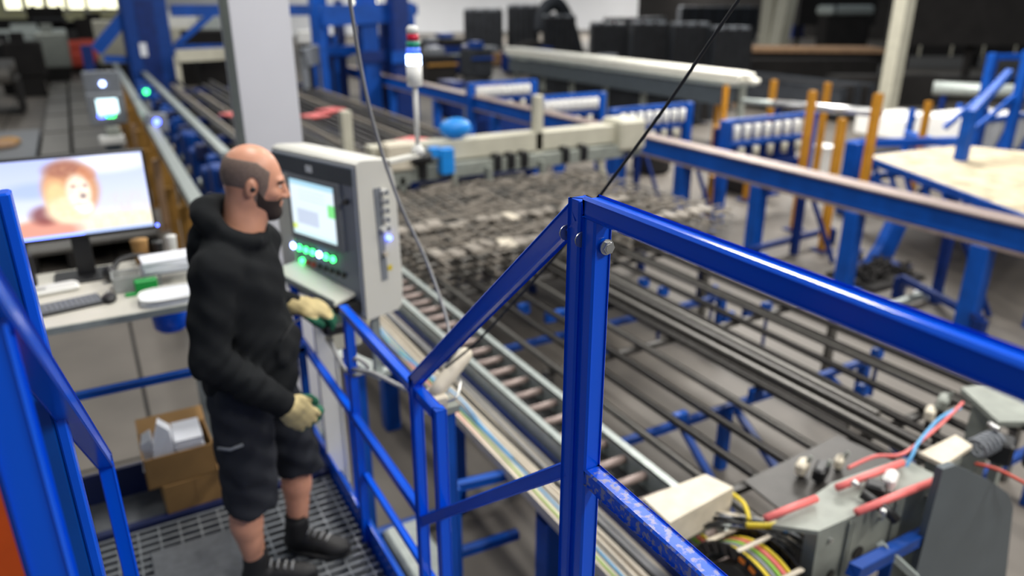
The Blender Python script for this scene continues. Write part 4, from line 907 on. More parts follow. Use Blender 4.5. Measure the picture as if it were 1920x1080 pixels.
# dark shelving with beige rails
for px0, px1, pyb, zb_, h, mt, n, lb in [(1495,1640,48,1.6,1.9,'darkrack',0,'dark machinery row between the cream posts'),(1692,1990,105,.6,.95,'darkrack',5,'low dark shelf bay with beige uprights at upper right'),(1680,1990,85,1.75,1.6,'darkrack',0,'upper dark shelf load at the upper right corner'),(1400,1640,150,0,.8,'darkrack',0,'dark pallet row under the brown board'),(1560,1760,200,0,.9,'darkrack',0,'dark pallet row behind the silver tube'),(1680,1990,190,0,.7,'darkrack',0,'dark pallet row behind the white bins')]:
    t, a, b, n2 = wide(px0,px1,pyb,zb_,h,.9,mt,'dark_rack',lb,'rack',n)
    if zb_ > 0:
        for q in (a.lerp(b,.05),a.lerp(b,.5),a.lerp(b,.95)): q = q+n2*.45; obj('rack_leg', MB().box((q.x-.1,q.y-.1,0),(q.x+.1,q.y+.1,zb_)), 'darkrack', t)
    if n: obj('shelf_beam', MB().beam(a-n2*.1+V((0,0,h+.05)),b-n2*.1+V((0,0,h+.05)),.12,.16), 'cream', t)
a, b = at(1528,28,y=30), at(1610,28,y=30)
t = thing('pale_bale', (a.x,29,0), 'pale grey wrapped bale near the top between the cream posts', 'bale')
obj('bale_body', MB().box((a.x,29,a.z),(b.x,30,a.z+.5),bev=.1), 'galv', t); obj('bale_stand', MB().box((a.x+.1,29.2,0),(b.x-.1,29.8,a.z)), 'darkrack', t); obj('bale_strap', MB().box((a.x+.4,28.98,a.z+.01),(a.x+.46,30.02,a.z+.51)), 'black', t)
a = at(1495,60,z=0.5); tag(obj('teal_machine', MB().box((a.x-.6,a.y,0),(a.x+.8,a.y+1,3.6),bev=.05).box((a.x-.7,a.y-.1,0),(a.x+.9,a.y+1.1,.2)), 'blue3', origin=(a.x,a.y,0)), 'dark teal cabinet right of the diagonal cream brace', 'machine')

# ------------------------------------------------------------------ background, left side
# long bars behind the gantry
for nb, (x, y0, y1) in enumerate([(x_+random.uniform(-.05,.05), 9.2+random.random(), 20+random.random()*6) for x_ in np.linspace(2.15,5.6,19)]):
    tag(obj('long_bar', MB().beam((x,y0,.93),(x,y1,.93),.085,.07,bev=.012), random.choice(['bar','bar2','rust']), origin=(x,y0,.9)), ORD[nb]+' long grey bar from the left in the bed running away behind the gantry', 'steel bar', 'bars in the bed behind the gantry')
bs = thing('bar_bed', (3.9,14,0), 'dark bed frame carrying the long bars behind the gantry', 'stand')
for y in (9.8,12,14.5,17,20,23): 
    obj('cross_beam', MB().box((1.9,y-.06,.76),(5.9,y+.06,.89)), 'blue3', bs)
    for x in (2.0,3.9,5.8): obj('leg', MB().box((x-.05,y-.05,0),(x+.05,y+.05,.76)), 'blue3', bs)
obj('bed_pan', MB().box((1.9,9.5,.6),(5.8,24,.64)), 'darkrack', bs)
for k, (px, py) in enumerate([(590,215),(620,205),(440,212),(770,262)]):
    p = at(px,py,z=1.0); tag(obj('pink_tag', MB().box((p.x-.25,p.y-.2,.97),(p.x+.25,p.y+.2,1.0),.5), 'pink', origin=(p.x,p.y,1)), ['pinkish label strip on the bars right of the column, left one','pinkish label strip on the bars right of the column, right one','pinkish label strip on the bars left of the column','pinkish label strip on the bars beside the signal pole'][k], 'label')
# guard rails (grey) over blue machine feet
def rail_line(p_, q_, z, r_, mt, lb, name='guide_rail', legs=6, lm='blue2'):
    a, b = at(*p_,z=z), at(*q_,z=z); t = thing(name, (a.x,a.y,0), lb, 'rail')
    obj('rail_bar', MB().beam(a,b,r_*2,r_*1.6), mt, t)
    for k in range(legs):
        q = a.lerp(b,(k+.4)/legs); obj('rail_leg', MB().box((q.x-r_,q.y-r_,0),(q.x+r_,q.y+r_,z-r_*.5)), lm, t)
    return t
rail_line((268,135),(425,292),1.05,.07,'galv','grey guide rail sloping down left of the white column',legs=8)
rail_line((215,120),(378,398),1.15,.075,'galv','long grey guide rail running down to the man shoulder',legs=8,lm='ochre')
for k in range(16):
    y = 9.0+k*1.1; x = 1.66+.02*(k % 2)
    t = thing('feed_unit', (x,y,0), ORD[k]+' blue feed unit from the man in the row under the grey guide rail', 'machine', 'blue feed units under the guide rail')
    obj('unit_body', MB().box((x-.28,y-.22,.1),(x+.22,y+.2,.78+.12*(k % 3)),bev=.03), 'bluem', t); obj('unit_head', MB().box((x-.2,y-.3,.75),(x+.0,y-.1,1.0),bev=.02), 'blue2' if k % 2 else 'darkblue', t)
    obj('unit_cover', MB().tube([(x-.3,y,.55),(x-.34,y,.55)],.08,12), 'galv' if k % 2 else 'dirtycream', t)
    obj('unit_foot', MB().box((x-.2,y-.15,0),(x+.15,y+.15,.1)), 'blue3', t)
for k in range(12):
    y = 7.4+k*1.5; x = .76
    tag(obj('yellow_post', MB().box((x-.05,y-.05,0),(x+.05,y+.05,.95+.1*(k % 2)),bev=.01).box((x-.1,y-.1,0),(x+.1,y+.1,.02)), 'ochre' if k % 3 else 'wood', origin=(x,y,0)), ORD[k]+' ochre post from the monitor in the row left of the long grey guide rail', 'post', 'yellow posts beside the long rail')
# conveyor tables far left
for k, (x0_, x1_, y0, y1, z, mt, lb) in enumerate([(-.35,.55,10.5,34,.35,'bar2','long low grey conveyor floor in the middle left, beside the yellow posts'),(-.95,-.42,10.5,34,.30,'bar2','narrow grey conveyor floor left of the dark slot'),(-6.5,-1.05,10.5,22,.22,'matgrey','wide grey floor plate at the far left behind the monitor'),(-8,-1.6,27,29,1.0,'bar','dark pipe bundle lying crosswise at far left')]):
    t = thing('conveyor_deck', ((x0_+x1_)/2,y0,0), lb, 'conveyor')
    obj('deck_plate', MB().box((x0_,y0,z-.06),(x1_,y1,z),bev=.01), mt, t)
    for x in (x0_+.05,x1_-.05): obj('side_beam', MB().box((x-.05,y0,0),(x+.05,y1,z-.06)), 'darkrack', t)
    for j in range(8 if k < 2 else 3): y = y0+.5+(y1-y0-1)*j/7; obj('joint_strip', MB().box((x0_,y,z),(x1_,y+.08,z+.012)), 'darkrack', t)
for k in range(7):
    y = 26+k*.55
    tag(obj('grey_pipe', MB().tube([(-8,y,1.22),(-1.7,y,1.22)],.24,12), 'bar' if k % 2 else 'bar2', None, True, origin=(-5,y,1.2)), 'thick dark grey pipe in the crosswise bundle at far left', 'pipe', 'thick pipes at far left')
obj_l = thing('floor_scrap', (-1.9,20,.22), 'brownish rag lying on the wide grey floor plate', 'rag')
obj('rag_body', MB().ell((-1.9,19.5,.28),(.5,.35,.1)), 'wood', obj_l, True); obj('rag_fold', MB().ell((-1.6,19.8,.30),(.25,.2,.1)), 'card', obj_l, True)
# operator panels with lights
for k, (px, py, z, mt, lb, w) in enumerate([(192,157,1.45,'ledw','grey operator box with a white blue light, above the small lit screen',.75),(294,228,1.25,'ledb','grey operator box with a single blue light beside the blue machine row',.35),(274,172,1.35,'ledg','blue operator box with a single green light on the blue press foot',.3)]):
    p = at(px,py,z=z)
    t = thing('operator_box', (p.x,p.y,0), lb, 'control box')
    obj('box_body', MB().box((p.x-w/2,p.y,z-w*.55),(p.x+w/2,p.y+.25,z+w*.35),bev=.02), 'greybox' if k < 2 else 'blue2', t)
    obj('indicator', MB().tube([(p.x,p.y-.005,z),(p.x,p.y-.03,z)],.055,14), mt, t); obj('box_stand', MB().box((p.x-.06,p.y+.05,0),(p.x+.06,p.y+.18,z-w*.5)), 'greybox', t)
p = at(200,200,z=1.2)
t = thing('small_terminal', (p.x,p.y,0), 'small terminal with a glowing white screen and green strip at far left', 'terminal')
obj('terminal_body', MB().box((p.x-.34,p.y,.85),(p.x+.34,p.y+.2,1.45),bev=.02), 'greybox', t)
obj('terminal_screen', MB().box((p.x-.17,p.y-.01,1.07),(p.x+.20,p.y,1.35)), 'scr', t); obj('status_strip', MB().box((p.x-.03,p.y-.012,.99),(p.x+.12,p.y,1.06)), 'ledg', t); obj('status_strip', MB().box((p.x-.18,p.y-.012,.99),(p.x-.05,p.y,1.06)), 'ledb', t)
obj('terminal_post', MB().box((p.x-.06,p.y+.05,0),(p.x+.06,p.y+.15,.85)), 'greybox', t)
p = at(210,262,z=.9)
t = thing('white_case', (p.x,p.y,0), 'small white case on a dark stand below the terminal', 'case'); obj('case_body', MB().box((p.x-.2,p.y-.05,.82),(p.x+.2,p.y+.2,.96),bev=.02), 'white', t); obj('case_stand', MB().box((p.x-.12,p.y,0),(p.x+.12,p.y+.15,.82)), 'slate', t); obj('case_top', MB().box((p.x-.08,p.y,.96),(p.x+.16,p.y+.12,1.12),bev=.02), 'greycast', t)
# blue press frame
pr_ = thing('blue_press', (2.2,28,0), 'huge blue press column with diagonal arms at the upper left', 'press')
a, b = at(240,100,y=27), at(326,100,y=27)
obj('press_body', MB().box((a.x,27,.0),(b.x,28.4,6),bev=.05), 'bluem', pr_); obj('press_plate', MB().box((a.x+.4,26.97,.1),(b.x-.4,27,3.2)), 'blue3', pr_)
obj('press_badge', MB().box((a.x+.35,26.93,1.55),(a.x+.55,26.97,1.95)), 'paper', pr_)
a1, b1 = at(238,25,y=27.4), at(180,95,y=27.4); obj('press_arm', MB().beam(a1,b1,.35,.35), 'blue2', pr_)
a1, b1 = at(195,110,y=27.4), at(240,112,y=27.4); obj('press_arm', MB().beam(a1,b1,.2,.2), 'blue2', pr_)
obj('arm_post', MB().beam((b1.x-1.1,27.4,0),(b1.x-1.1,27.4,1.9),.3,.3), 'blue3', pr_)
for py_, w in ((20,.35),(93,.3)):
    a1, b1 = at(320,py_,y=27.6), at(780 if py_ < 50 else 480,py_-2,y=27.6); obj('cross_beam', MB().beam(a1,b1,w,w), 'blue2', pr_)
a1, b1 = at(330,85,y=27.5), at(395,28,y=27.5); obj('press_brace', MB().beam(a1,b1,.18,.18), 'blue2', pr_)
for k, (px, w, z1_, y_) in enumerate([(612,26,3.8,22),(650,8,3.2,23),(700,32,4.0,20.5),(758,30,4.2,20),(640,18,2.6,24),(733,12,3.0,21)]):
    a, b = at(px-w/2,150,y=y_), at(px+w/2,150,y=y_)
    t = thing('blue_portal_post', ((a.x+b.x)/2,y_,0), ['blue portal post just right of the column','thin blue post between the first two portal posts','wide blue portal post left of the signal lamp','blue portal post directly behind the signal lamp','dull blue post behind the hanging grey cable','thin blue post left of the signal lamp'][k], 'post')
    obj('post_body', MB().box((a.x,y_,0),(b.x,y_+.5,z1_),bev=.03), 'blue2' if k % 2 == 0 else 'blue3', t); obj('post_base', MB().box((a.x-.1,y_-.1,0),(b.x+.1,y_+.6,.12)), 'blue3', t)
    obj('post_bracket', MB().box((a.x-.1,y_-.1,1.6),(b.x+.1,y_,1.9)), 'blue3' if k % 2 == 0 else 'blue2', t)
for k, (p_, q_, y_, w, lb) in enumerate([((570,108),(600,100),21,.45,'grey block between column and first portal post'),((600,30),(770,22),20.6,.5,'upper blue cross beam joining the portal posts'),((590,95),(700,92),22,.25,'lower blue cross beam right of the column'),((330,105),(430,100),26,.35,'pale cream cross beam between press and column')]):
    a, b = at(*p_,y=y_), at(*q_,y=y_); tag(obj('cross_beam', MB().beam(a,b,w,w).box((a.x-.08,y_-.08,0),(a.x+.08,y_+.08,a.z)).box((b.x-.08,y_-.08,0),(b.x+.08,y_+.08,b.z)), ['greybox','blue2','blue2','cream'][k], origin=(a.x,y_,0)), lb, 'beam')
for k, (px, py, y_, w, h, mt, lb) in enumerate([(630,45,24,.8,.7,'paper','white bright box behind the first portal posts'),(690,12,24,.7,.4,'lit','bright lit opening above the portal posts'),(575,70,24,.45,.4,'white','small white box just right of the column'),(600,70,24.5,.4,.4,'white','second small white box right of the column'),(735,40,23,.9,.9,'white','pale box left of the signal lamp top'),(340,38,34,1.1,.6,'white','white box seen between the blue press beams, upper'),(225,80,34,1.6,1.6,'cream','cream box left of the blue press'),(395,45,33,.7,.5,'galv','grey drum seen between the blue press beams'),(345,70,33,.9,.7,'cream','cream box seen between the blue press beams, lower'),(395,80,30,1.6,.8,'darkrack','dark machine under the blue press beam')]):
    a = at(px,py,y=y_); t = thing('storage_box', (a.x,y_,0), lb, 'box')
    obj('box_body', MB().box((a.x-w/2,y_,a.z-h/2),(a.x+w/2,y_+w,a.z+h/2),bev=.04), mt, t); obj('box_stand', MB().box((a.x-w*.3,y_+.1,0),(a.x+w*.3,y_+w*.8,a.z-h/2)), 'darkrack', t)
# forklift at the far left
p = at(155,138,z=0)
fk = thing('forklift', (p.x,p.y,0), 'red forklift truck with dark mast parked far away at the upper left', 'forklift')
obj('truck_body', MB().box((p.x-.85,p.y,.35),(p.x+.85,p.y+2.2,1.45),bev=.15), 'red', fk); obj('counterweight', MB().box((p.x-.6,p.y-.3,.3),(p.x+.6,p.y,.95),bev=.1), 'red', fk)
for x in (p.x-.75,p.x+.75):
    for y in (p.y+.2,p.y+1.8): obj('wheel', MB().tube([(x-.12,y,.33),(x+.12,y,.33)],.33,16), 'black', fk)
for x in (p.x-1.7,p.x-.6): obj('mast_rail', MB().beam((x+.2,p.y+2.3,.2),(x+.2,p.y+2.3,3.0),.15,.15), 'darkrack', fk)
obj('cab_roof', MB().box((p.x-1.6,p.y+.6,2.3),(p.x-.2,p.y+2.2,2.42)), 'black', fk); obj('seat', MB().box((p.x-.6,p.y+.8,1.4),(p.x+.1,p.y+1.4,1.9),bev=.05), 'black', fk)
obj('load', MB().box((p.x-1.8,p.y+2.4,1.0),(p.x-.3,p.y+3.4,2.9),bev=.05), 'darkrack', fk)
for k, (px, py, y_, w, h, mt, lb) in enumerate([(45,112,32,1.2,1.2,'darkrack','dark machine at far left below the lit windows'),(15,105,33,.9,1.0,'black','black crate at the far left edge'),(100,95,35,1.1,1.3,'greycast','grey green machine beside the forklift'),(60,78,38,2.6,.9,'galv','pale grey machine bed at far left'),(50,55,45,5.5,.6,'darkrack','long dark bench under the lit windows'),(185,55,44,2.0,1.0,'darkrack','dark bench between forklift and blue press'),(55,92,33,.25,.35,'white','small white pointed object on the dark machine')]):
    a = at(px,py,y=y_); t = thing('machine_block', (a.x,y_,0), lb, 'machine')
    obj('block_body', MB().box((a.x-w/2,y_,a.z-h/2),(a.x+w/2,y_+w*.6,a.z+h/2),bev=.06), mt, t)
    obj('block_base', MB().box((a.x-w*.4,y_+.02,0),(a.x+w*.4,y_+w*.5,max(.02,a.z-h/2))), 'darkrack', t)
    obj('block_top', MB().box((a.x-w*.25,y_+.1,a.z+h/2),(a.x+w*.1,y_+w*.4,a.z+h/2+.25*h)), mt, t)

for k, (x, y, w, L, h) in enumerate([(11.2,16.0,.7,7,.8),(14.5,15.5,1.2,8,.8),(16.6,17,1.3,8,.9),(19,14,1.5,8,1.0)]):
    t = thing('bar_bundle', (x,y,0), ORD[k]+' dark strapped steel bundle lying on the floor beyond the roller racks', 'steel bundle', 'dark steel bundles beyond the roller racks')
    for j in range(5): obj('bundle_bar', MB().beam((x-w/2+w*(j+.5)/5,y,h*.5+.04),(x-w/2+w*(j+.5)/5,y+L,h*.5+.04),w/5.4,h*(.82+.06*(j % 3)),bev=.03), 'dark' if (j+k) % 2 else 'darkrack', t)
    for q in (.1,.5,.9): obj('skid', MB().box((x-w/2-.05,y+L*q-.08,0),(x+w/2+.05,y+L*q+.08,.09)), 'wood', t)

rnd = random.Random(5)
for k, (px, py) in enumerate([(820,128),(860,140),(905,150),(930,125),(985,140),(1040,150),(830,160),(890,118),(1100,160),(1150,150),(1010,118),(845,108)]):
    p = at(px, py, z=0); w, d, h = rnd.uniform(1.0,2.0), rnd.uniform(.8,1.6), rnd.uniform(.6,1.3); mt = ('darkrack','blue3','dark','wood','blue3','dark')[k % 6]
    t = thing('machine_block', (p.x,p.y,0), ORD[k]+' low machine block of the cluttered group beyond the gantry, left of the white pipes', 'machine', 'machine blocks beyond the gantry')
    obj('block_body', MB().box((p.x-w/2,p.y,.1),(p.x+w/2,p.y+d,h),bev=.05), mt, t)
    obj('block_top', MB().box((p.x-w*.3,p.y+.1,h),(p.x+w*.15,p.y+d*.7,h+.3),bev=.04), ('greybox','darkrack','bluem')[k % 3], t)
    obj('block_foot', MB().box((p.x-w*.4,p.y+.1,0),(p.x+w*.4,p.y+d-.1,.1)), 'darkrack', t)
    obj('block_pipe', MB().tube([(p.x-w/2,p.y-.08,h*.7),(p.x+w/2,p.y-.08,h*.7)],.06,10), ('ochre','galv','bluem')[k % 3], t)
#--MAN--
# ------------------------------------------------------------------ man: signed distance modelling
class Sdf:
    def __init__(s, lo, hi, h):
        s.lo = np.array(lo, float); s.h = h; s.n = np.ceil((np.array(hi)-s.lo)/h).astype(int)+1
        s.F = np.full(s.n, 1.0, np.float32)
    def sub(s, a, b):
        i0 = np.clip(np.floor((np.array(a)-s.lo)/s.h).astype(int), 0, s.n); i1 = np.clip(np.ceil((np.array(b)-s.lo)/s.h).astype(int)+1, 0, s.n)
        sl = tuple(slice(p, q) for p, q in zip(i0, i1))
        ax = [s.lo[i]+s.h*np.arange(i0[i], i1[i]) for i in range(3)]
        return sl, np.meshgrid(*ax, indexing='ij')
    def put(s, sl, d, k, mode=1):
        f = s.F[sl]
        if f.size == 0: return
        if mode > 0:
            hh = np.clip(.5+.5*(f-d)/k, 0, 1); s.F[sl] = f*(1-hh)+d*hh-k*hh*(1-hh)
        else:
            d = -d; hh = np.clip(.5-.5*(f-d)/k, 0, 1); s.F[sl] = f*(1-hh)+d*hh+k*hh*(1-hh)
    def cap(s, a, b, ra, rb=None, k=.02, mode=1):
        rb = ra if rb is None else rb; a = np.array(a, float); b = np.array(b, float); m = max(ra, rb)+k*2+.03
        sl, (X, Y, Z) = s.sub(np.minimum(a, b)-m, np.maximum(a, b)+m); d = b-a
        t = np.clip(((X-a[0])*d[0]+(Y-a[1])*d[1]+(Z-a[2])*d[2])/max(d@d, 1e-9), 0, 1)
        D = np.sqrt((X-a[0]-t*d[0])**2+(Y-a[1]-t*d[1])**2+(Z-a[2]-t*d[2])**2)-(ra+(rb-ra)*t)
        s.put(sl, D.astype(np.float32), k, mode)
    def chain(s, pts, rs, k=.02):
        for i in range(len(pts)-1): s.cap(pts[i], pts[i+1], rs[i], rs[i+1], k)
    def ell(s, c, r, R=None, k=.02, mode=1):
        """R: rows are the local axes"""
        R = np.eye(3) if R is None else np.array(R, float); c = np.array(c, float); r = np.array(r, float)
        ext = np.sqrt(((R.T*r)**2).sum(1))+k*2+.03
        sl, (X, Y, Z) = s.sub(c-ext, c+ext); X = X-c[0]; Y = Y-c[1]; Z = Z-c[2]
        L = [R[i, 0]*X+R[i, 1]*Y+R[i, 2]*Z for i in range(3)]
        k0 = np.sqrt(sum((L[i]/r[i])**2 for i in range(3)))+1e-6; k1 = np.sqrt(sum((L[i]/r[i]**2)**2 for i in range(3)))+1e-6
        s.put(sl, (k0*(k0-1)/k1).astype(np.float32), k, mode)
    def grid(s): return np.meshgrid(*[s.lo[i]+s.h*np.arange(s.n[i]) for i in range(3)], indexing='ij')
    def mesh(s, name, m, parent=None, origin=None):
        F_ = s.F; n = np.array(F_.shape); ins = F_ < 0
        corners = [(i, j, k) for i in (0, 1) for j in (0, 1) for k in (0, 1)]
        def cs(A, c): return A[c[0]:n[0]-1+c[0], c[1]:n[1]-1+c[1], c[2]:n[2]-1+c[2]]
        cnt = sum(cs(ins, c).astype(np.int8) for c in corners); act = (cnt > 0) & (cnt < 8)
        idx = np.full(act.shape, -1, np.int64); ids = np.argwhere(act); idx[act] = np.arange(len(ids))
        vals = np.stack([cs(F_, c)[act] for c in corners], 1); P_ = np.array(corners, float)
        acc = np.zeros((len(ids), 3)); w = np.zeros(len(ids))
        for a in range(8):
            for b in range(a+1, 8):
                if sum(abs(corners[a][q]-corners[b][q]) for q in range(3)) != 1: continue
                fa, fb = vals[:, a], vals[:, b]; cr = (fa < 0) != (fb < 0)
                t = np.where(cr, fa/np.where(cr, fa-fb, 1), 0)
                acc += np.where(cr[:, None], P_[a]+t[:, None]*(P_[b]-P_[a]), 0); w += cr
        vs = s.lo+s.h*(ids+acc/w[:, None]); quads = []
        for ax in range(3):
            sl0 = [slice(None)]*3; sl1 = [slice(None)]*3; sl0[ax] = slice(0, n[ax]-1); sl1[ax] = slice(1, n[ax])
            A = ins[tuple(sl0)]; B = ins[tuple(sl1)]; e = np.argwhere(A != B); o1, o2 = [q for q in range(3) if q != ax]
            e = e[(e[:, o1] > 0) & (e[:, o2] > 0) & (e[:, o1] < n[o1]-1) & (e[:, o2] < n[o2]-1)]
            fl = A[tuple(e.T)]
            q = []
            for d1, d2 in ((1, 1), (0, 1), (0, 0), (1, 0)):
                g_ = e.copy(); g_[:, o1] -= d1; g_[:, o2] -= d2; q.append(idx[tuple(g_.T)])
            q = np.stack(q, 1)
            if ax == 1: fl = ~fl
            q[~fl] = q[~fl][:, ::-1]; quads.append(q)
        fs = np.concatenate(quads); fs = fs[(fs >= 0).all(1)]
        off = np.array(wloc(parent) if parent else (origin if origin is not None else (0, 0, 0)))
        me = bpy.data.meshes.new(name); me.from_pydata((vs-off).tolist(), [], fs.tolist()); me.materials.append(M[m])
        me.polygons.foreach_set('use_smooth', [True]*len(me.polygons))
        o = bpy.data.objects.new(name, me); COL.objects.link(o)
        if parent: o.parent = parent
        else: o.location = V(off)
        return o
def nv(v): v = np.array(v, float); return v/np.linalg.norm(v)
BY = math.radians(-33); bf = np.array([math.cos(BY), math.sin(BY), 0]); brt = np.array([bf[1], -bf[0], 0]); UP = np.array([0, 0, 1.])
HC = np.array([.484, 2.735, 2.596]); HYAW = math.radians(-15); HP = math.radians(13)
hf = np.array([math.cos(HYAW)*math.cos(HP), math.sin(HYAW)*math.cos(HP), -math.sin(HP)]); hl = np.array([-math.sin(HYAW), math.cos(HYAW), 0]); hu = np.cross(hf, hl)
HR = np.array([hf, hl, hu]); HS = 1.05
def hp(x, y, z): return HC+(hf*x+hl*y+hu*z)*HS
def head(S, inf=0.0, k=.02):
    S.ell(hp(-.018,0,.028), (.100+inf,.081+inf,.100+inf), HR, k)
    S.ell(hp(.030,0,-.025), (.065+inf,.063+inf,.092+inf), HR, .03)
    S.ell(hp(.052,0,-.085), (.038+inf,.040+inf,.030+inf), HR, .025)
    S.ell(hp(.0,0,-.055), (.055+inf,.062+inf,.05+inf), HR, .03)
body = Sdf((-.02,2.25,.93), (.95,3.15,2.80), .0055)
head(body)
body.ell(hp(.076,0,.024), (.015,.044,.010), HR, .015)                # brow
for sg in (-1, 1):
    body.ell(hp(.090,sg*.030,.004), (.010,.015,.010), HR, .010, -1)  # eye sockets
    body.ell(hp(.071,sg*.030,.003), (.0135,.0135,.0125), HR, .003)
    body.ell(hp(.062,sg*.040,-.022), (.022,.018,.016), HR, .02)
    body.ell(hp(-.010,sg*.079,-.010), (.018,.010,.033), HR, .006); body.ell(hp(-.006,sg*.089,-.006), (.008,.006,.018), HR, .005, -1)
body.cap(hp(.088,0,.012), hp(.109,0,-.030), .008, .012, .012)
for sg in (-1, 1): body.ell(hp(.099,sg*.011,-.034), (.011,.008,.008), HR, .006)
body.ell(hp(.090,0,-.056), (.010,.024,.007), HR, .006); body.ell(hp(.088,0,-.069), (.010,.021,.007), HR, .005); body.cap(hp(.103,-.02,-.0625), hp(.103,.02,-.0625), .0025, .0025, .003, -1)
NB = np.array([.40, 2.735, 2.38])
body.cap(NB, hp(-.028,0,-.04), .072, .062, .03);
TC = np.array([.385, 2.725, 0])
def T(f, r, z): return TC+bf*f+brt*r+UP*z
BRr = np.array([bf, brt, UP])
body.cap(T(.03,0,2.38), hp(.02,0,-.07), .058, .045, .03)
body.ell(T(0,0,2.20), (.10,.155,.22), BRr, .04); body.ell(T(0,0,1.95), (.095,.14,.18), BRr, .04); body.ell(T(0,0,1.80), (.10,.15,.13), BRr, .04)
SR, SL = T(0,.175,2.335), T(.01,-.175,2.335)
ER, WR = np.array([.222,2.505,2.05]), np.array([.432,2.462,1.845]); EL, WL = np.array([.44,3.005,2.075]), np.array([.610,2.935,2.025])
body.chain([T(0,.06,2.38),SR,ER,WR], [.055,.05,.04,.028], .03); body.chain([T(0,-.06,2.38),SL,EL,WL], [.055,.05,.04,.028], .03)
RL = [np.array(p) for p in ((.315,2.635,1.80),(.298,2.615,1.43),(.270,2.62,1.27),(.285,2.63,1.03))]; LL = [np.array(p) for p in ((.43,2.79,1.80),(.535,2.785,1.42),(.508,2.785,1.27),(.485,2.765,1.03))]
for L_ in (RL, LL): body.chain(L_, [.085,.055,.058,.036], .02); body.ell(L_[1]+np.array([.03,-.01,-.01]), (.032,.04,.045), None, .02); 
for L_ in (RL, LL): body.cap(L_[2]+np.array([-.018,.0,.04]), L_[2]+np.array([-.018,0,-.04]), .042, .03, .02)
man = body.mesh('person', 'skin', None, (.40,2.70,P))
tag(man, 'bearded man with shaved head in black hoodie, shorts and tan gloves at the control cabinet', 'person')
# shaved hair: a thin shell on sides and back
hs = Sdf(HC-.16, HC+.16, .0038); head(hs, .0022)
X, Y, Z = hs.grid(); lx = (X-HC[0])*hf[0]+(Y-HC[1])*hf[1]+(Z-HC[2])*hf[2]; ly = (X-HC[0])*hl[0]+(Y-HC[1])*hl[1]; lz = (X-HC[0])*hu[0]+(Y-HC[1])*hu[1]+(Z-HC[2])*hu[2]
base = hs.F.copy()
top = .082-.55*np.clip(lx,0,1)+.004*np.sin(ly*50)
hair = np.maximum.reduce([base, lz-top, lx-(.048-.25*np.clip(-lz,0,1)), -(lz+.062+.25*np.clip(lx+.01,0,1))]); ear = np.sqrt(((lx+.006)/.021)**2+((lz+.004)/.034)**2)-1
hs.F = np.maximum(hair, -ear*.03).astype(np.float32); hs.mesh('shaved_hair', 'stubble', man)['label'] = 'short grey brown stubble on sides and back of the head'
bs_ = Sdf(HC-.17, HC+.16, .0038); head(bs_, .0045); bs_.ell(hp(.062,0,-.098), (.040,.040,.030), HR, .02)

X, Y, Z = bs_.grid(); lx = (X-HC[0])*hf[0]+(Y-HC[1])*hf[1]+(Z-HC[2])*hf[2]; ly = (X-HC[0])*hl[0]+(Y-HC[1])*hl[1]; lz = (X-HC[0])*hu[0]+(Y-HC[1])*hu[1]+(Z-HC[2])*hu[2]
zt2 = -.046+.0*lx+np.where(lx < .045, (.045-lx)*1.2, 0)+np.where(np.abs(ly) < .03, .003, 0)
mouth = np.sqrt(((ly)/.020)**2+((lz+.0625)/.011)**2)-1
bd = np.maximum.reduce([bs_.F, lz-zt2, .016-lx, -(mouth*.012)*(lx > .07)-(lx <= .07)*1.0])
bs_.F = bd.astype(np.float32); bs_.mesh('beard', 'beard', man)
for sg in (-1, 1):
    o = obj('eye', MB().ell(hp(.0775,sg*.030,.003), (.0085,.0085,.0085), 12, 8), 'white', man, True)
    obj('iris', MB().ell(hp(.0845,sg*.030,.001), (.0035,.0035,.0035), 10, 6), 'beard', o, True)
    obj('eyebrow', MB().tube([hp(.090,sg*.014,.017),hp(.090,sg*.032,.023),hp(.076,sg*.048,.018)], .0042, 6), 'beard', man, True)
obj('earphone', MB().ell(hp(.0,-.088,-.008), (.009,.007,.009), 10, 6), 'black', man, True)
# hoodie
hd = Sdf((-.05,2.28,1.68), (.80,3.15,2.60), .0075)
hd.ell(T(.0,0,2.22), (.150,.205,.22), BRr, .03); hd.ell(T(.0,0,2.0), (.165,.195,.22), BRr, .05); hd.ell(T(-.005,0,1.86), (.175,.195,.17), BRr, .04)
hd.cap(T(-.01,.10,2.37), T(-.01,-.10,2.37), .065, .065, .05)
hd.chain([T(-.005,.12,2.35),SR,(SR+ER)/2+np.array([-.005,0,0]),ER,ER*.45+WR*.55,WR], [.075,.078,.070,.066,.058,.050], .03)
hd.chain([T(-.005,-.12,2.35),SL,(SL+EL)/2,EL,WL], [.075,.078,.070,.062,.046], .03)
hd.cap(WR-nv(WR-ER)*.035, WR-nv(WR-ER)*.0, .049, .047, .006); hd.cap(WL-nv(WL-EL)*.03, WL, .045, .043, .006)
# hood: roll round the neck, thick behind
ring = []
for t in np.linspace(0, 2*PI, 17):
    f_ = -.015+.090*math.cos(t); r_ = .094*math.sin(t); ring.append(T(f_+.02, r_, 2.445-.045*math.cos(t)+(.02 if math.cos(t) < -.3 else 0)))
for i in range(16):
    c_ = math.cos((i+.5)/16*2*PI); hd.cap(ring[i], ring[i+1], .036-.010*c_, None, .02)
hd.ell(T(-.100,0,2.405), (.052,.110,.060), BRr, .03); hd.ell(T(-.120,0,2.33), (.045,.09,.085), BRr, .03); hd.ell(T(-.075,0,2.465), (.030,.075,.034), BRr, .02)
hd.cap(NB+bf*.02+UP*.0, HC-UP*.03, .064, .064, .01, -1)
hd.ell(T(.155,0,1.98), (.022,.11,.07), BRr, .02)
X, Y, Z = hd.grid(); lf = (X-TC[0])*bf[0]+(Y-TC[1])*bf[1]; lr = (X-TC[0])*brt[0]+(Y-TC[1])*brt[1]
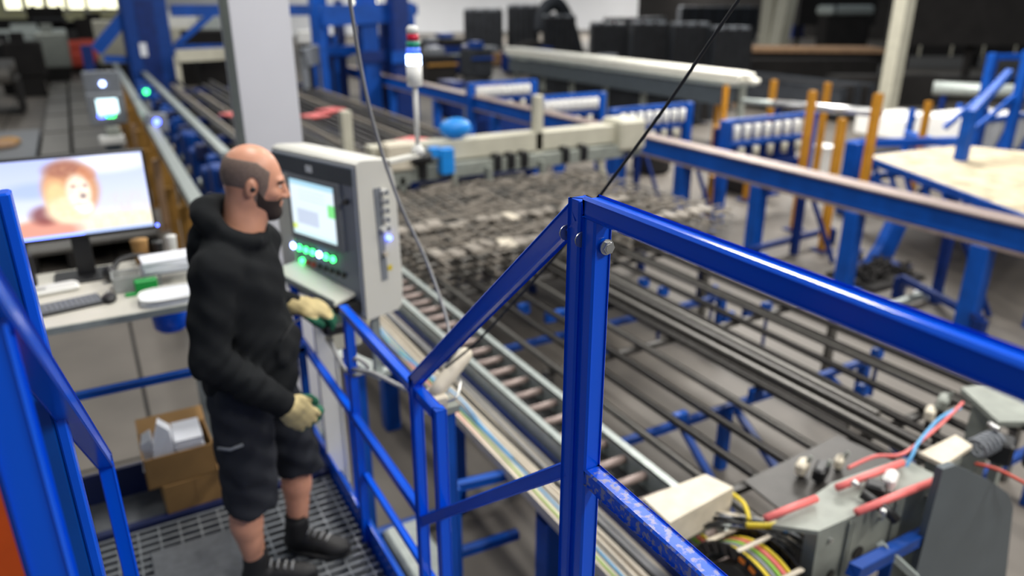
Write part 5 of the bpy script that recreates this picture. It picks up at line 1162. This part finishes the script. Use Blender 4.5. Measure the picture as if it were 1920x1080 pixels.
wr = .0018*np.sin(Z*42+lf*30+3*np.sin(lr*14+Z*9))+.0016*np.sin(Z*60-lr*58+3*np.sin(lf*20))+.003*np.sin(lf*48+lr*36+Z*22)
arm = np.exp(-((X-.3)**2+(Y-2.49)**2+(Z-1.98)**2)/.02); wr = wr+arm*.005*np.sin(Z*105-X*70)
hd.F = np.maximum(hd.F+wr.astype(np.float32), (1.745+.015*np.sin(lr*20)-Z).astype(np.float32)*(Y > 2.53-.0)+(-1.0)*(Y <= 2.53)).astype(np.float32)
hd.mesh('hoodie', 'hoodie', man)
obj('pocket_seam', MB().tube([T(.172,-.10,2.05),T(.178,0,2.07),T(.172,.10,2.05)], .003, 6), 'rubber', man, True)
# shorts
sh = Sdf((.05,2.40,1.25), (.80,3.0,1.95), .0075)
sh.ell(T(0,0,1.83), (.130,.170,.13), BRr, .03)
for L_ in (RL, LL):
    sh.cap(L_[0], L_[1]+np.array([0,0,-.1]), .115, .098, .035)
sh.cap(RL[0]+np.array([0,-.075,-.12]), RL[1]+np.array([-.01,-.06,.10]), .045, .045, .02)
X, Y, Z = sh.grid(); wr = .004*np.sin(Z*60+X*40+2*np.sin(Y*25))+.003*np.sin(Z*28-Y*70)
sh.F = np.maximum(sh.F+wr.astype(np.float32), (np.where(Y < 2.70, 1.355, 1.36)+.01*np.sin(X*40)-Z).astype(np.float32))
for L_ in (RL, LL): sh.cap(L_[1]+np.array([0,0,-.3]), L_[1]+np.array([0,0,-.055]), .082, .08, .004, -1)
sh.mesh('shorts', 'shorts', man)
obj('pocket_trim', MB().tube([(.20,2.515,1.70),(.24,2.50,1.69),(.285,2.495,1.70)], .006, 6), 'greybox', man, True)['label'] = 'grey reflective trim on the pocket'
# boots and socks
for L_, toe, nm in ((RL, np.array([.50,2.545,P+.045]), 'r'), (LL, np.array([.665,2.615,P+.045]), 'l')):
    an = L_[3]; d = nv(toe-np.array([an[0],an[1],P+.045])); side = np.array([-d[1],d[0],0]); R_ = np.array([d, side, UP]); g0 = np.array([an[0],an[1],P])
    b_ = Sdf(np.minimum(g0,toe)-.14+UP*.14*1.0-UP*.02, np.maximum(g0,toe)+.14+UP*.05, .006)
    b_.cap(g0+UP*.15, g0+UP*.08-d*.005, .050, .052, .02); b_.ell(g0-d*.015+UP*.045, (.055,.040,.05), R_, .02); b_.ell(g0+d*.08+UP*.05, (.10,.043,.045), R_, .03); b_.ell(g0+d*.165+UP*.04, (.072,.048,.040), R_, .02)
    X, Y, Z = b_.grid(); b_.F = np.maximum(b_.F, (P+.012-Z).astype(np.float32)); bo = b_.mesh('boot', 'boot', man)
    s_ = Sdf(np.minimum(g0,toe)-.14+UP*.12, np.maximum(g0,toe)+.14-UP*.03, .006); s_.ell(g0+d*.0+UP*.02, (.062,.046,.05), R_, .02); s_.ell(g0+d*.11+UP*.02, (.13,.055,.04), R_, .03)
    X, Y, Z = s_.grid(); s_.F = np.maximum.reduce([s_.F, (P-Z).astype(np.float32), (Z-P-.022).astype(np.float32)]); s_.mesh('sole', 'rubber', bo)
    for k in range(4):
        c = g0+d*(.055+.028*k)+UP*(.108-.008*k); obj('lace', MB().tube([c-side*.025,c+UP*.006,c+side*.025], .0035, 6), 'lace', bo, True)
    obj('sock', MB().tube([g0+UP*.12,g0+UP*.17,g0+UP*.19], [.044,.043,.045], 18, False), 'rubber', man, True)
# gloved hands
def hand(w, d, n, thumb, curl, name, gs=1.14):
    d = nv(d); n = nv(np.array(n)-d*np.dot(n, d)); s_ = nv(thumb-d*np.dot(thumb, d)-n*np.dot(thumb, n)); R_ = np.array([d, s_, n]); fat = .003
    S = Sdf(w-.21, w+.21, .0042); S.cap(w-d*.02, w+d*.02, .036, .036, .01)
    S.ell(w+d*.055, (.060,.051,.028), R_, .015); S.ell(w+d*.04+s_*.025-n*.01, (.036,.022,.018), R_, .012)
    for k, (off, L) in enumerate([(.033,.080),(.011,.090),(-.011,.084),(-.033,.066)]):
        p = w+d*(.092-.006*abs(k-1.2))+s_*off; a = .25; dd = d+s_*off*1.6
        S.cap(w+d*.06+s_*off*.8, p, .014, .0135, .006)
        for q, fr in enumerate((.42,.32,.26)):
            a += curl[q]; e_ = nv(nv(dd)*math.cos(a)-n*math.sin(a)); p2 = p+e_*L*fr; S.cap(p, p2, .0150-.001*q, .0140-.001*q, .002); p = p2
    p = w+d*.03+s_*.040-n*.006; p2 = p+nv(d*.85+s_*.45-n*.4)*.038; p3 = p2+nv(d*.95-s_*.05-n*.5)*.032
    S.cap(w+d*.02+s_*.02, p, .019, .017, .01); S.cap(p, p2, .0155, .0140, .004); S.cap(p2, p3, .0135, .0115, .003)
    X, Y, Z = S.grid(); S.F = (S.F+.0012*np.sin(X*160+Y*90)*np.sin(Z*150+X*40)).astype(np.float32)
    back = S.F.copy(); dn = (X-w[0])*n[0]+(Y-w[1])*n[1]+(Z-w[2])*n[2]; dd_ = (X-w[0])*d[0]+(Y-w[1])*d[1]+(Z-w[2])*d[2]
    o = S.mesh(name, 'glove', man)
    S.F = np.maximum.reduce([back-.0022, dn+.007, .02-dd_]).astype(np.float32); g_ = S.mesh('palm_coating', 'glovegreen', o); g_['label'] = 'dark green palm coating'
    for q_ in (o, g_):
        c_ = V(w)-wloc(q_); q_.data.transform(Matrix.Translation(c_) @ Matrix.Scale(gs, 4) @ Matrix.Translation(-c_))
    return o
hand(WR+nv(WR-ER)*.01, (.66,-.05,-.75), (-.15,-.98,.05), np.array([.75,-.05,.60]), (.30,.45,.40), 'glove')
hand(WL+nv(WL-EL)*.02, (.94,-.12,-.32), (.25,-.25,.95), np.array([-.1,-.95,-.1]), (.25,.45,.35), 'glove')
# support under the left hand
hh_ = thing('handset_box', (.79,2.96,P), 'beige box with a black grip on the railing post, under the man left hand', 'box')
obj('box_body', MB().box((.74,2.88,1.80),(.87,3.0,1.875),bev=.008), 'cream', hh_); obj('grip', MB().box((.71,2.87,1.875),(.86,2.99,1.925),bev=.012), 'black', hh_); obj('box_post', MB().box((.80,2.92,P),(.83,2.95,1.80)), 'blue', hh_)
